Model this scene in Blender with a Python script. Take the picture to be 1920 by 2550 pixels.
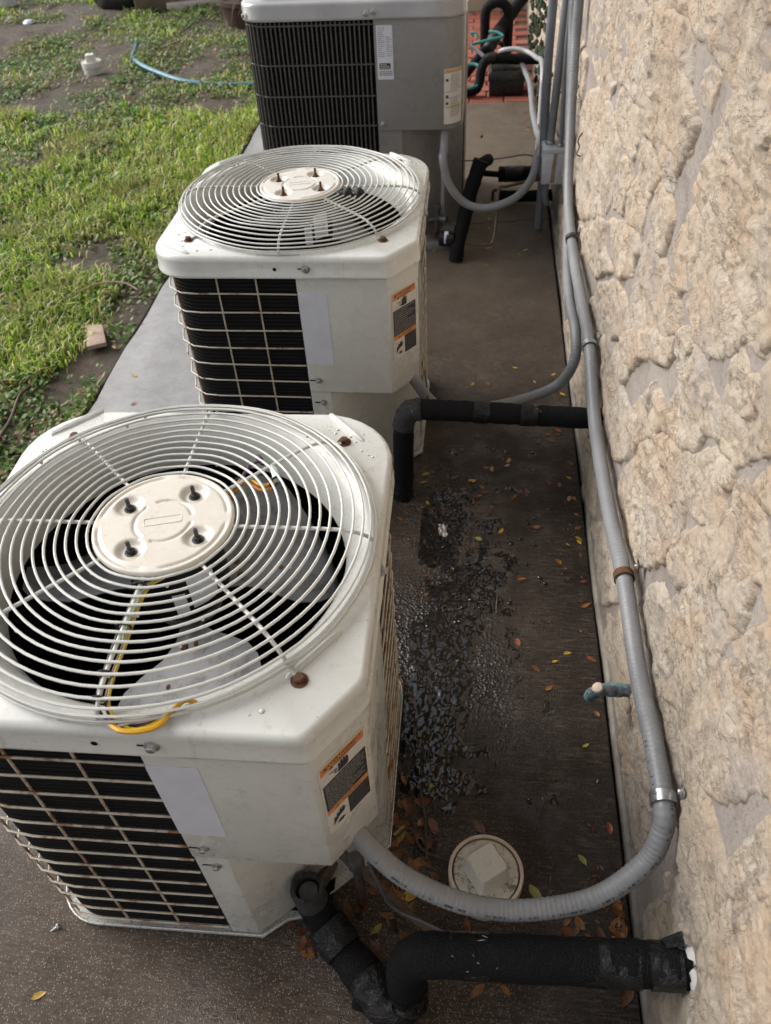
import bpy, bmesh, math, random
import numpy as np
from mathutils import Vector, Matrix

R = math.radians
scene = bpy.context.scene
for o in list(bpy.data.objects):
    bpy.data.objects.remove(o)

# ------------------------------------------------------------------ camera
cam_data = bpy.data.cameras.new('camera')
cam = bpy.data.objects.new('camera', cam_data)
scene.collection.objects.link(cam)
scene.camera = cam
right = Vector((0.99430947, 0.09630282, -0.04554597))
down = Vector((0.0348309, -0.6979296, -0.71531887))
fwd = Vector((-0.1006751, 0.70966192, -0.69731232))
m = Matrix.Identity(4)
for i in range(3):
    m[i][0] = right[i]
    m[i][1] = -down[i]
    m[i][2] = -fwd[i]
m[2][3] = 1.5
cam.matrix_world = m
cam_data.sensor_fit = 'VERTICAL'
cam_data.sensor_height = 36.0
cam_data.lens = 1975.0 / 2550.0 * 36.0
cam_data.clip_start = 0.02
cam_data.clip_end = 500
cam_data.dof.use_dof = True
cam_data.dof.focus_distance = 1.35
cam_data.dof.aperture_fstop = 7.5

# ------------------------------------------------------------------ sky, sun, exposure
SUN_EL, SUN_AZ = R(36), R(-70)      # azimuth from +Y, negative = towards -X (the open lawn side)
world = bpy.data.worlds.new('World')
scene.world = world
world.use_nodes = True
wn = world.node_tree
wn.nodes.clear()
sky = wn.nodes.new('ShaderNodeTexSky')
sky.sky_type = 'NISHITA'
sky.sun_disc = False
sky.sun_elevation = SUN_EL
sky.sun_rotation = SUN_AZ
sky.dust_density = 4.0
sky.air_density = 1.0
hs = wn.nodes.new('ShaderNodeHueSaturation')
hs.inputs['Saturation'].default_value = 0.48     # overcast: nearly grey
bg = wn.nodes.new('ShaderNodeBackground')
bg.inputs['Strength'].default_value = 0.15
wo = wn.nodes.new('ShaderNodeOutputWorld')
wn.links.new(sky.outputs[0], hs.inputs['Color'])
wn.links.new(hs.outputs[0], bg.inputs['Color'])
wn.links.new(bg.outputs[0], wo.inputs['Surface'])

sun_data = bpy.data.lights.new('sun', 'SUN')
sun_data.energy = 1.35
sun_data.angle = R(40)
sun_data.color = (1.0, 0.99, 0.975)
sun = bpy.data.objects.new('sun', sun_data)
scene.collection.objects.link(sun)
sd_ = Vector((math.sin(SUN_AZ) * math.cos(SUN_EL), math.cos(SUN_AZ) * math.cos(SUN_EL), math.sin(SUN_EL)))
sun.rotation_euler = sd_.to_track_quat('Z', 'Y').to_euler()
sun.location = sd_ * 30

scene.view_settings.view_transform = 'Standard'
scene.view_settings.look = 'None'
scene.view_settings.gamma = 1.0
scene.view_settings.use_curve_mapping = False
scene.view_settings.exposure = 0.6
scene.render.engine = 'CYCLES'
scene.cycles.max_bounces = 6
scene.cycles.use_denoising = True
scene.cycles.denoising_input_passes = 'RGB_ALBEDO_NORMAL'
scene.cycles.denoising_prefilter = 'ACCURATE'
scene.cycles.sample_clamp_indirect = 3.0

# ------------------------------------------------------------------ node helpers
class NT:
    """small helper round one material's node tree"""
    def __init__(s, name, spec=0.5):
        s.mat = bpy.data.materials.new(name)
        s.mat.use_nodes = True
        s.t = s.mat.node_tree
        s.b = s.t.nodes['Principled BSDF']
        s.b.inputs['Specular IOR Level'].default_value = spec
        s._pos = None
    def put(s, sock, v):
        if isinstance(v, bpy.types.NodeSocket):
            s.t.links.new(v, sock)
        elif isinstance(v, (tuple, list)) and sock.type == 'RGBA':
            sock.default_value = (*v[:3], 1.0)
        else:
            sock.default_value = v
    def node(s, kind, props=None, **ins):
        n = s.t.nodes.new('ShaderNode' + kind)
        for k, v in (props or {}).items():
            setattr(n, k, v)
        for k, v in ins.items():
            s.put(n.inputs[int(k[1:])] if k[0] == 'i' and k[1:].isdigit() else n.inputs[k], v)
        return n
    @property
    def pos(s):
        if s._pos is None:
            s._pos = s.node('NewGeometry').outputs['Position']
        return s._pos
    @property
    def loc(s):
        return s.node('TexCoord').outputs['Object']
    @property
    def island(s):
        return s.node('NewGeometry').outputs['Random Per Island']
    @property
    def orand(s):
        return s.node('ObjectInfo').outputs['Random']
    def xyz(s, v):
        n = s.node('SeparateXYZ', i0=v)
        return n.outputs
    def scl(s, v, sc, off=(0, 0, 0), rot=(0, 0, 0)):
        n = s.node('Mapping', i0=v)
        n.inputs['Scale'].default_value = sc
        n.inputs['Location'].default_value = off
        n.inputs['Rotation'].default_value = rot
        return n.outputs[0]
    def noise(s, v, scale=5, detail=4, rough=.55, dist=0):
        n = s.node('TexNoise', Vector=v, Scale=scale, Detail=detail, Roughness=rough, Distortion=dist)
        return n.outputs[0]
    def voro(s, v, scale=50, feature='F1', out='Distance', rnd=1.0):
        n = s.node('TexVoronoi', {'feature': feature}, Vector=v, Scale=scale, Randomness=rnd)
        return n.outputs[out]
    def m(s, op, a, b=0.0, clamp=False):
        n = s.node('Math', {'operation': op, 'use_clamp': clamp}, i0=a, i1=b)
        return n.outputs[0]
    def mr(s, v, a, b, c=0.0, d=1.0, kind='SMOOTHSTEP'):
        n = s.node('MapRange', {'interpolation_type': kind}, i0=v, i1=a, i2=b, i3=c, i4=d)
        return n.outputs[0]
    def ramp(s, v, stops):
        n = s.node('ValToRGB', i0=v)
        el = n.color_ramp.elements
        while len(el) < len(stops):
            el.new(0.5)
        for e, (p, c) in zip(el, stops):
            e.position = p
            e.color = (*c, 1) if len(c) == 3 else c
        return n.outputs[0]
    def mix(s, f, a, b, mode='MIX'):
        n = s.t.nodes.new('ShaderNodeMix')
        n.data_type = 'RGBA'
        n.blend_type = mode
        s.put(n.inputs[0], f)
        s.put(n.inputs[6], a)
        s.put(n.inputs[7], b)
        return n.outputs[2]
    def bump(s, h, strength=.5, dist=.01, normal=None):
        n = s.node('Bump', Height=h, Strength=strength, Distance=dist)
        if normal is not None:
            s.put(n.inputs['Normal'], normal)
        return n.outputs[0]
    def out(s, color=None, rough=None, metal=None, normal=None, **kw):
        if color is not None: s.put(s.b.inputs['Base Color'], color)
        if rough is not None: s.put(s.b.inputs['Roughness'], rough)
        if metal is not None: s.put(s.b.inputs['Metallic'], metal)
        if normal is not None: s.put(s.b.inputs['Normal'], normal)
        for k, v in kw.items():
            s.put(s.b.inputs[k.replace('_', ' ')], v)
        return s.mat

def simple(name, col, rough=.5, metal=0.0, var=.25, scale=30, bump=0.0, spec=.5):
    """one colour with uneven tone, gloss and a little relief"""
    t = NT(name, spec)
    n = t.noise(t.pos, scale, 5, .6)
    c0 = tuple(c * (1 - var) for c in col)
    c1 = tuple(min(1, c * (1 + var)) for c in col)
    c = t.ramp(n, [(.3, c0), (.7, c1)])
    r = t.mr(t.noise(t.pos, scale * 2.3, 3), .3, .7, max(.02, rough - .08), min(1, rough + .1))
    nm = t.bump(t.noise(t.pos, scale * 8, 3), bump, .002) if bump else None
    return t.out(c, r, metal, nm)

# ------------------------------------------------------------------ numpy noise
_rng = np.random.RandomState(7)
_perm = _rng.permutation(256)
_g = _rng.uniform(-1, 1, 256)
def vnoise(x, y):
    """value noise, vectorised, about -1..1"""
    xi = np.floor(x).astype(int); yi = np.floor(y).astype(int)
    xf = x - xi; yf = y - yi
    u = xf * xf * xf * (xf * (xf * 6 - 15) + 10); v = yf * yf * yf * (yf * (yf * 6 - 15) + 10)
    def h(a, b):
        return _g[_perm[(_perm[a & 255] + b) & 255]]
    return (h(xi, yi) * (1 - u) + h(xi + 1, yi) * u) * (1 - v) + (h(xi, yi + 1) * (1 - u) + h(xi + 1, yi + 1) * u) * v
def fbm(x, y, octs=4, gain=.5):
    r = 0; a = 1
    for i in range(octs):
        r = r + a * vnoise(x + 17.3 * i, y - 9.1 * i)
        x = x * 2.03; y = y * 2.03; a *= gain
    return r
def ridge(x, y, octs=4, gain=.5):
    r = 0; a = 1
    for i in range(octs):
        r = r + a * (1 - 2 * np.abs(vnoise(x + 7.7 * i, y + 3.3 * i)))
        x = x * 2.1; y = y * 2.1; a *= gain
    return r

# ------------------------------------------------------------------ mesh helpers
COL = scene.collection
def mesh_np(name, verts, faces, smooth=False):
    """verts Nx3, faces MxK (one K) as numpy"""
    me = bpy.data.meshes.new(name)
    verts = np.asarray(verts, dtype=np.float32); faces = np.asarray(faces, dtype=np.int32)
    me.vertices.add(len(verts)); me.vertices.foreach_set('co', verts.ravel())
    k = faces.shape[1]
    me.loops.add(faces.size); me.loops.foreach_set('vertex_index', faces.ravel())
    me.polygons.add(len(faces))
    me.polygons.foreach_set('loop_start', np.arange(0, faces.size, k, dtype=np.int32))
    me.polygons.foreach_set('loop_total', np.full(len(faces), k, dtype=np.int32))
    if smooth:
        me.polygons.foreach_set('use_smooth', np.ones(len(faces), dtype=bool))
    me.update(calc_edges=True)
    me.validate()
    return me

def link(name, me, mat=None, parent=None, loc=None, rot=None):
    o = bpy.data.objects.new(name, me)
    COL.objects.link(o)
    if mat is not None and me is not None and not me.materials:
        me.materials.append(mat)
    if parent is not None:
        o.parent = parent
    if loc is not None: o.location = loc
    if rot is not None: o.rotation_euler = rot
    return o

def tag(o, label=None, cat=None, group=None, kind=None):
    if label: o['label'] = label
    if cat: o['category'] = cat
    if group: o['group'] = group
    if kind: o['kind'] = kind
    return o

def empty(name, loc=(0, 0, 0), rz=0.0, parent=None):
    o = bpy.data.objects.new(name, None)
    COL.objects.link(o)
    o.location = loc
    o.rotation_euler = (0, 0, rz)
    o.empty_display_size = .05
    if parent: o.parent = parent
    return o

class MB:
    """collects pieces of ONE part"""
    def __init__(s):
        s.v = []; s.f = []; s.n = 0
    def add(s, v, f):
        v = [tuple(p) for p in v]
        s.v += v
        s.f += [tuple(i + s.n for i in q) for q in f]
        s.n += len(v)
        return s
    def box(s, a, b):
        x0, y0, z0 = a; x1, y1, z1 = b
        return s.add([(x0, y0, z0), (x1, y0, z0), (x1, y1, z0), (x0, y1, z0), (x0, y0, z1), (x1, y0, z1), (x1, y1, z1), (x0, y1, z1)],
                     [(0, 3, 2, 1), (4, 5, 6, 7), (0, 1, 5, 4), (1, 2, 6, 5), (2, 3, 7, 6), (3, 0, 4, 7)])
    def loft(s, rings, closed=True, cap0=False, cap1=False):
        n = len(rings[0]); v = [p for r in rings for p in r]; f = []
        for i in range(len(rings) - 1):
            for j in range(n if closed else n - 1):
                k = (j + 1) % n
                f.append((i * n + j, i * n + k, (i + 1) * n + k, (i + 1) * n + j))
        if cap0: f.append(tuple(range(n - 1, -1, -1)))
        if cap1: f.append(tuple((len(rings) - 1) * n + j for j in range(n)))
        return s.add(v, f)
    def prism(s, poly, z0, z1):
        """poly CCW in xy"""
        return s.loft([[(x, y, z0) for x, y in poly], [(x, y, z1) for x, y in poly]], True, True, True)
    def lathe(s, prof, seg=24, center=(0, 0, 0), cap0=True, cap1=True):
        cx, cy, cz = center
        rings = [[(cx + r * math.cos(2 * math.pi * j / seg), cy + r * math.sin(2 * math.pi * j / seg), cz + z) for j in range(seg)] for r, z in prof]
        return s.loft(rings, True, cap0, cap1)
    def tube(s, pts, r, seg=8, closed=False, caps=True):
        """pts: list of points; r: number or list"""
        P = [Vector(p) for p in pts]; n = len(P)
        rr = [r] * n if isinstance(r, (int, float)) else list(r)
        tan = []
        for i in range(n):
            a = P[(i - 1) % n] if (closed or i > 0) else P[i]
            b = P[(i + 1) % n] if (closed or i < n - 1) else P[i]
            t = (b - a)
            tan.append(t.normalized() if t.length > 1e-9 else Vector((0, 0, 1)))
        up = Vector((0, 0, 1)) if abs(tan[0].z) < .9 else Vector((1, 0, 0))
        u = (up - tan[0] * up.dot(tan[0])).normalized()
        rings = []
        for i in range(n):
            u = (u - tan[i] * u.dot(tan[i])).normalized()
            w = tan[i].cross(u)
            rings.append([P[i] + (u * math.cos(2 * math.pi * j / seg) + w * math.sin(2 * math.pi * j / seg)) * rr[i] for j in range(seg)])
        if closed:
            rings.append(rings[0])
            return s.loft(rings, True)
        return s.loft(rings, True, caps, caps)
    def mesh(s, name, sharp=35, bevel=0.0, bevel_seg=2):
        me = bpy.data.meshes.new(name)
        me.from_pydata([tuple(p) for p in s.v], [], s.f)
        bm = bmesh.new(); bm.from_mesh(me)
        bmesh.ops.remove_doubles(bm, verts=bm.verts, dist=1e-6)
        bmesh.ops.recalc_face_normals(bm, faces=bm.faces)
        if bevel:
            ed = [e for e in bm.edges if len(e.link_faces) == 2 and e.calc_face_angle(0) > R(25)]
            bmesh.ops.bevel(bm, geom=ed, offset=bevel, segments=bevel_seg, affect='EDGES', profile=.5, clamp_overlap=True)
        bm.to_mesh(me); bm.free()
        for p in me.polygons: p.use_smooth = True
        if sharp: me.set_sharp_from_angle(angle=R(sharp))
        me.update()
        return me
    def build(s, name, mat, parent=None, loc=None, rot=None, sharp=35, bevel=0.0, bevel_seg=2):
        return link(name, s.mesh(name, sharp, bevel, bevel_seg), mat, parent, loc, rot)

def spline(pts, step=.01):
    """centripetal-ish Catmull-Rom through pts, resampled evenly"""
    P = [Vector(p) for p in pts]
    P = [P[0] * 2 - P[1]] + P + [P[-1] * 2 - P[-2]]
    out = []
    for i in range(1, len(P) - 2):
        a, b, c, d = P[i - 1:i + 3]
        n = max(4, int((c - b).length / min(.004, step * .5)))
        for k in range(n):
            t = k / n
            out.append(.5 * ((2 * b) + (c - a) * t + (2 * a - 5 * b + 4 * c - d) * t * t + (3 * b - a - 3 * c + d) * t ** 3))
    out.append(P[-2])
    res = [out[0]]; acc = 0
    for i in range(1, len(out)):
        acc += (out[i] - out[i - 1]).length
        if acc >= step:
            res.append(out[i]); acc = 0
    if (res[-1] - out[-1]).length > step * .3: res.append(out[-1])
    else: res[-1] = out[-1]
    return res

def text_mesh(txt, size, bold=0.0, align='CENTER'):
    cu = bpy.data.curves.new('lettering', 'FONT')
    cu.body = txt; cu.size = size; cu.align_x = align; cu.align_y = 'CENTER'
    cu.offset = bold
    cu.resolution_u = 2
    ob = bpy.data.objects.new('lettering', cu)
    COL.objects.link(ob)
    dg = bpy.context.evaluated_depsgraph_get()
    me = bpy.data.meshes.new_from_object(ob.evaluated_get(dg))
    bpy.data.objects.remove(ob); bpy.data.curves.remove(cu)
    return me
# ------------------------------------------------------------------ materials
M = {}
def mat_paint(name, base, dirt=(.30, .25, .18), amount=.5, rough=.22, wet=0.0):
    """weathered cream enamel: faint blotches, grime specks, wet gloss"""
    t = NT(name)
    p = t.pos
    big = t.noise(p, 7, 6, .65)
    c = t.mix(t.mr(big, .42, .75, 0, .35 * amount), base, tuple(b * .78 for b in base))
    fine = t.noise(p, 55, 6, .7)
    c = t.mix(t.mr(fine, .58, .75, 0, .55 * amount), c, dirt)
    run = t.noise(t.scl(p, (60, 60, 5)), 1.0, 4, .6)
    c = t.mix(t.mr(run, .60, .78, 0, .35 * amount), c, tuple(d * .9 for d in dirt))
    speck = t.voro(p, 95)
    keep = t.mr(t.noise(p, 14, 2), .52, .62)
    c = t.mix(t.m('MULTIPLY', t.mr(speck, .05, .12, 1, 0), t.m('MULTIPLY', keep, .8 * amount)), c, (.10, .075, .05))
    # mud splashed up from the ground
    zl = t.xyz(p)[2]
    spl = t.m('MULTIPLY', t.mr(t.noise(p, 170, 4, .8), .52, .64), t.mr(t.m('ADD', zl, t.m('MULTIPLY', t.noise(p, 9, 3), .3)), .42, .12))
    c = t.mix(t.m('MULTIPLY', spl, .8 * amount), c, (.10, .08, .06))
    r = t.mr(t.noise(p, 20, 4, .6), .35, .65, rough, rough + .22)
    h = t.noise(p, 240, 2)
    return t.out(c, r, 0, t.bump(h, .06, .002), Coat_Weight=wet, Coat_Roughness=.08)

M['paint'] = mat_paint('cream_enamel', (.575, .585, .55), amount=1.0, wet=.3)
M['paint2'] = mat_paint('cream_enamel_wet', (.575, .59, .555), amount=.95, wet=.8, rough=.14)
M['guard'] = mat_paint('guard_wire_paint', (.56, .565, .53), amount=.5, rough=.3)
M['hub'] = mat_paint('hub_enamel', (.60, .56, .48), dirt=(.26, .20, .13), amount=.9, rough=.2, wet=.7)

def mat_rustwire(name, k):
    t = NT(name)
    p = t.pos
    f = t.mr(t.noise(p, 22, 5, .7), .5 - k, .68 - k)
    c = t.mix(f, (.48, .44, .36), t.ramp(t.noise(p, 70, 3), [(.3, (.13, .05, .02)), (.7, (.33, .15, .06))]))
    return t.out(c, t.mr(f, 0, 1, .4, .85), 0, t.bump(t.noise(p, 500, 3), .3, .002))
M['wire1'] = mat_rustwire('rusting_wire', .02)
M['wire2'] = mat_rustwire('rusty_wire', -.02)
M['wire3'] = mat_rustwire('very_rusty_wire', .2)
M['rust'] = simple('rusted_steel', (.10, .045, .02), .75, .2, .6, 150, .6)

t = NT('coil_fins')
z = t.xyz(t.pos)[2]
ln = t.m('SINE', t.m('MULTIPLY', z, 620.0))
tube_line = t.mr(ln, .2, .9)
blot = t.noise(t.pos, 30, 5, .7)
c = t.mix(tube_line, (.006, .006, .007), (.016, .016, .018))
c = t.mix(t.mr(blot, .62, .8, 0, .5), c, (.05, .048, .046))
M['coil'] = t.out(c, .7, 0, t.bump(ln, .5, .003), Specular_IOR_Level=.12)

M['black_in'] = simple('dark_interior', (.008, .008, .008), .9, 0, .3, 20, 0, .1)
M['motor'] = simple('motor_shell', (.006, .006, .007), .45, 0, .3, 40, 0, .2)
t = NT('blade_aluminium')
f = t.mr(t.noise(t.pos, 28, 6, .75), .45, .72)
c = t.mix(f, (.20, .205, .21), (.085, .083, .08))
c = t.mix(t.mr(t.noise(t.pos, 160, 4, .8), .62, .74), c, (.04, .035, .03))
M['blade'] = t.out(c, .55, .35, t.bump(t.noise(t.pos, 200, 3), .15, .002))
M['bolt'] = simple('dark_stud', (.05, .05, .052), .45, .6, .4, 120, .2)
M['zinc'] = simple('zinc_screw', (.42, .42, .41), .35, .8, .3, 120, .1)
M['galv'] = simple('galvanised_strap', (.40, .42, .43), .32, .85, .25, 60, .1)
M['sticker_white'] = simple('blank_sticker', (.60, .63, .70), .4, 0, .06, 25)
M['paper'] = simple('label_paper', (.62, .60, .56), .45, 0, .08, 40)
M['orange'] = simple('label_orange', (.62, .25, .09), .45, 0, .12, 60)
M['inkblack'] = simple('label_black', (.018, .018, .02), .4, 0, .3, 60)
M['ink'] = simple('ink', (.03, .03, .035), .5, 0, .1, 60)
M['inkgrey'] = simple('faded_ink', (.17, .17, .18), .5, 0, .1, 60)
M['inkpale'] = simple('pale_print', (.36, .35, .33), .5, 0, .1, 60)
M['tan'] = simple('label_tan', (.50, .30, .13), .5, 0, .1, 60)
M['yellowink'] = simple('label_yellow', (.52, .45, .10), .5, 0, .1, 60)

# grey unit
t = NT('grey_enamel')
p = t.pos
c = t.mix(t.mr(t.noise(p, 5, 5, .6), .35, .7), (.205, .20, .195), (.22, .215, .21))
c = t.mix(t.mr(t.noise(t.scl(p, (80, 80, 6)), 1, 4), .6, .8, 0, .35), c, (.14, .125, .11))
M['grey'] = t.out(c, t.mr(t.noise(p, 18, 3), .3, .7, .25, .4), 0, t.bump(t.noise(p, 400, 2), .05, .001))
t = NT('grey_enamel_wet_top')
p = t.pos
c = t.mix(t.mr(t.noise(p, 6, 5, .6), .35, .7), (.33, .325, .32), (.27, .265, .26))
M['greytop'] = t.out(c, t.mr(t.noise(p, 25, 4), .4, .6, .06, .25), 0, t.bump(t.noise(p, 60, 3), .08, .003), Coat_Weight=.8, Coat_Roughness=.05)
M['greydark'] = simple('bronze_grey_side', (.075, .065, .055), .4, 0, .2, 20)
M['slat'] = simple('louvre_grey', (.085, .08, .075), .35, 0, .2, 60)

# conduit
t = NT('grey_liquidtight_conduit')
p = t.pos
c = t.mix(t.mr(t.noise(p, 9, 5, .6), .3, .7), (.185, .19, .20), (.24, .245, .25))
c = t.mix(t.mr(t.noise(p, 70, 5, .75), .58, .75, 0, .6), c, (.10, .095, .09))
M['conduit'] = t.out(c, .42, 0, t.bump(t.noise(p, 300, 2), .08, .001))
M['conduit_smooth'] = simple('grey_pvc', (.21, .22, .235), .38, 0, .12, 12)
M['pvc_pale'] = simple('pale_grey_pvc', (.32, .32, .34), .35, 0, .12, 12)
M['boxgrey'] = simple('junction_box_grey', (.62, .65, .68), .45, 0, .15, 15)
M['stain'] = simple('tan_run_stain', (.33, .26, .17), .6, 0, .3, 30)

t = NT('black_foam_insulation')
p = t.pos
cell = t.voro(p, 190, 'DISTANCE_TO_EDGE')
nz = t.noise(p, 40, 5, .7)
c = t.mix(t.mr(nz, .55, .8, 0, .6), (.006, .006, .007), (.020, .020, .022))
M['foam'] = t.out(c, .7, 0, t.bump(t.m('ADD', t.mr(cell, 0, .25), t.m('MULTIPLY', nz, 1.5)), .55, .003), Specular_IOR_Level=.16)
t = NT('black_tape')
p = t.pos
nz = t.noise(p, 30, 5, .7, 1.5)
scr = t.mr(t.noise(t.scl(p, (1, 1, 1)), 90, 6, .8, 2.0), .60, .70)
c = t.mix(t.m('MULTIPLY', scr, t.mr(t.noise(p, 12, 2), .5, .62)), (.007, .007, .008), (.26, .25, .24))
M['tape'] = t.out(c, t.mr(nz, .3, .7, .08, .35), 0, t.bump(nz, .8, .010), Specular_IOR_Level=.3)
M['foam_in'] = simple('torn_foam', (.03, .03, .031), .9, 0, .5, 120, .6)
M['white_seal'] = simple('white_sealant', (.60, .58, .55), .6, 0, .15, 40, .4)
M['blackplastic'] = simple('black_plastic', (.010, .010, .011), .3, 0, .3, 20)
M['copper_tube'] = simple('dull_copper', (.11, .075, .055), .5, .4, .4, 60, .1)
M['teal'] = simple('teal_insulated_wire', (.02, .19, .18), .4, 0, .2, 30)
M['verdigris'] = simple('pale_verdigris_tube', (.22, .33, .31), .5, 0, .3, 40)
t = NT('patina_copper')
p = t.pos
f = t.mr(t.noise(p, 45, 6, .75), .42, .58)
c = t.mix(f, t.ramp(t.noise(p, 90, 4, .7), [(.3, (.055, .045, .05)), (.7, (.15, .13, .14))]), t.ramp(t.noise(p, 140, 4, .7), [(.3, (.06, .16, .19)), (.7, (.20, .33, .36))]))
M['patina'] = t.out(c, .6, .2, t.bump(t.noise(p, 150, 4), .4, .002))

t = NT('beige_cleanout_pvc')
p = t.pos
c = t.mix(t.mr(t.noise(p, 25, 5, .65), .4, .75), (.60, .48, .38), (.52, .43, .34))
c = t.mix(t.mr(t.noise(p, 120, 5, .75), .60, .72), c, (.08, .06, .04))
M['cleanout'] = t.out(c, .5, 0, t.bump(t.noise(p, 200, 3), .15, .001))
t = NT('cream_cleanout_plug')
p = t.pos
c = t.mix(t.mr(t.noise(p, 22, 5, .65), .4, .7), (.60, .56, .46), (.52, .47, .37))
c = t.mix(t.mr(t.noise(p, 60, 6, .85), .47, .60, 0, .85), c, (.09, .07, .05))
M['plug'] = t.out(c, .4, 0, t.bump(t.noise(p, 200, 3), .15, .001))
t = NT('cleanout_key')
M['key'] = t.out(t.mix(t.mr(t.noise(t.pos, 150, 4, .7), .58, .7, 0, .6), (.62, .585, .49), (.25, .20, .14)), .35)
M['fibre'] = simple('pale_torn_fibre', (.45, .45, .46), .6, 0, .3, 80)
M['hose'] = simple('teal_garden_hose', (.03, .15, .21), .4, 0, .15, 20)
M['wood'] = simple('weathered_board', (.40, .30, .23), .8, 0, .2, 25, .3)
M['brownbox'] = simple('brown_panel', (.15, .115, .08), .7, 0, .2, 6, .1)
M['creamstone'] = simple('cream_edging', (.58, .50, .42), .8, 0, .15, 12, .2)
M['pot'] = simple('brown_pot', (.075, .04, .033), .6, 0, .25, 12)
M['twig'] = simple('wet_twig', (.06, .035, .022), .6, 0, .4, 60, .3)
M['whitepvc'] = simple('white_pvc', (.62, .60, .55), .4, 0, .12, 20)
M['white_scrap'] = simple('white_paper_scrap', (.50, .47, .45), .7, 0, .3, 80, .3)
M['valve'] = simple('service_valve_metal', (.10, .10, .10), .45, .5, .3, 60, .1)
M['tiegrey'] = simple('grey_thin_cable', (.10, .105, .12), .45, 0, .2, 40)

def wirecol(n, c): M[n] = simple(n, c, .35, 0, .1, 50)
wirecol('w_yellow', (.62, .48, .03)); wirecol('w_orange', (.62, .22, .02)); wirecol('w_gold', (.60, .33, .02))
wirecol('w_brown', (.09, .03, .02)); wirecol('w_black', (.012, .012, .012)); wirecol('w_white', (.55, .54, .56))
wirecol('w_purple', (.13, .04, .17)); wirecol('w_green', (.08, .33, .12)); wirecol('w_peach', (.55, .38, .26)); wirecol('w_nut', (.50, .66, .57))

t = NT('water_drop')
M['drop'] = t.out((.55, .55, .50), .03, 0)

# ---- ground
t = NT('wet_broomed_concrete')
p = t.pos
x, y, _z = t.xyz(p)[:3]
wob = t.noise(p, 2.2, 5, .6)
wob2 = t.noise(p, 9, 5, .65)
broom = t.noise(t.scl(p, (34, 300, 1)), 1.0, 5, .75)
broom2 = t.noise(t.scl(p, (14, 85, 1)), 1.0, 4, .7)
agg = t.voro(t.scl(p, (1, 1, 1)), 300)
aggc = t.voro(p, 300, out='Color')
aggv = t.xyz(aggc)[0]
# dark brown tone fills the strip between the units and the wall
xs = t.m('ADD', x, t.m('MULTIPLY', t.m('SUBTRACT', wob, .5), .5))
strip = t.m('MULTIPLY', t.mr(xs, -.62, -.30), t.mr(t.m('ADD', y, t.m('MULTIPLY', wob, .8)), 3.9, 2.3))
leftg = t.mr(xs, -.70, -.9)
base = t.ramp(wob2, [(.25, (.13, .105, .08)), (.75, (.20, .168, .132))])
base = t.mix(leftg, base, t.ramp(wob2, [(.25, (.20, .198, .195)), (.75, (.33, .328, .322))]))
near = t.m('MULTIPLY', t.mr(t.m('ADD', y, t.m('MULTIPLY', wob, .5)), 1.25, .75), t.mr(x, .25, .0))
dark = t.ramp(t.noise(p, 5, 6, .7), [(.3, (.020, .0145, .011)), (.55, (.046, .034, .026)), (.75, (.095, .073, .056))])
dark_near = t.mr(t.m('ADD', y, t.m('MULTIPLY', wob, .9)), 2.3, 1.1)  # deepens the strip's dark brown towards the camera end
dark = t.mix(t.m('MULTIPLY', dark_near, .62), dark, t.ramp(t.noise(p, 7, 6, .75), [(.3, (.009, .0065, .005)), (.7, (.040, .028, .020))]))
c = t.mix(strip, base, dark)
c = t.mix(t.m('MULTIPLY', near, .92), c, t.ramp(wob2, [(.3, (.034, .023, .0155)), (.7, (.088, .063, .045))]))
# broom marks and small stones of the aggregate
c = t.mix(t.m('MULTIPLY', t.mr(broom, .40, .60), t.mr(leftg, 0, 1, .6, .12)), c, t.mix(.65, c, (.006, .0045, .0035)))
c = t.mix(t.m('MULTIPLY', t.mr(t.noise(p, 26, 6, .8), .46, .68), t.m('ADD', t.mr(leftg, 0, 1, .35, .5), t.m('MULTIPLY', near, .35), True)), c, t.mix(.4, c, (.03, .025, .02)))
c = t.mix(t.m('MULTIPLY', t.mr(t.noise(t.scl(p, (22, 165, 1)), 1.0, 6, .8), .46, .62), t.m('MULTIPLY', t.m('MAXIMUM', strip, t.m('MULTIPLY', near, .7)), t.mr(t.noise(p, 11, 4, .6), .35, .65, .2, .9))), c, t.mix(.55, c, (.15, .118, .092)))
spark = t.m('MULTIPLY', t.mr(agg, .15, .5, 1, 0), t.mr(aggv, .25, .95))
c = t.mix(t.m('MULTIPLY', spark, t.m('ADD', .16, t.m('MULTIPLY', near, .8))), c, (.34, .28, .225))
# near-black patch on the concrete by the unit bases
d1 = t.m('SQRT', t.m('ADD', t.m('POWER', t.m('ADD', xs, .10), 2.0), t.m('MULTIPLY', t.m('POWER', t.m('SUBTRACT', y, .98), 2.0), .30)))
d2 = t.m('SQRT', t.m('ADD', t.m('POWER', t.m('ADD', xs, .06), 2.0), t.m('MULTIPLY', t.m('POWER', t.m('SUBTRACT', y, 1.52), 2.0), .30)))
black_patch = t.mr(t.m('ADD', d1, t.m('MULTIPLY', wob2, .16)), .38, .13)
c = t.mix(t.m('MULTIPLY', black_patch, .85), c, (.006, .005, .005))
pud = t.m('MAXIMUM', t.mr(t.m('ADD', d1, t.m('MULTIPLY', wob2, .16)), .34, .14), t.mr(t.m('ADD', d2, t.m('MULTIPLY', wob2, .16)), .27, .12))
film = t.mr(t.noise(p, 6, 4, .6), .42, .62)
wet = t.m('MAXIMUM', pud, t.m('MULTIPLY', film, t.m('ADD', t.m('MULTIPLY', strip, .8), t.m('MULTIPLY', t.m('SUBTRACT', 1.0, near), .15))))
rough = t.mr(wet, 0, 1, .5, .06, 'LINEAR')
bub = t.voro(p, 150, 'SMOOTH_F1')
drip = t.mr(t.voro(p, 42), .04, .30, 1, 0)
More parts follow.
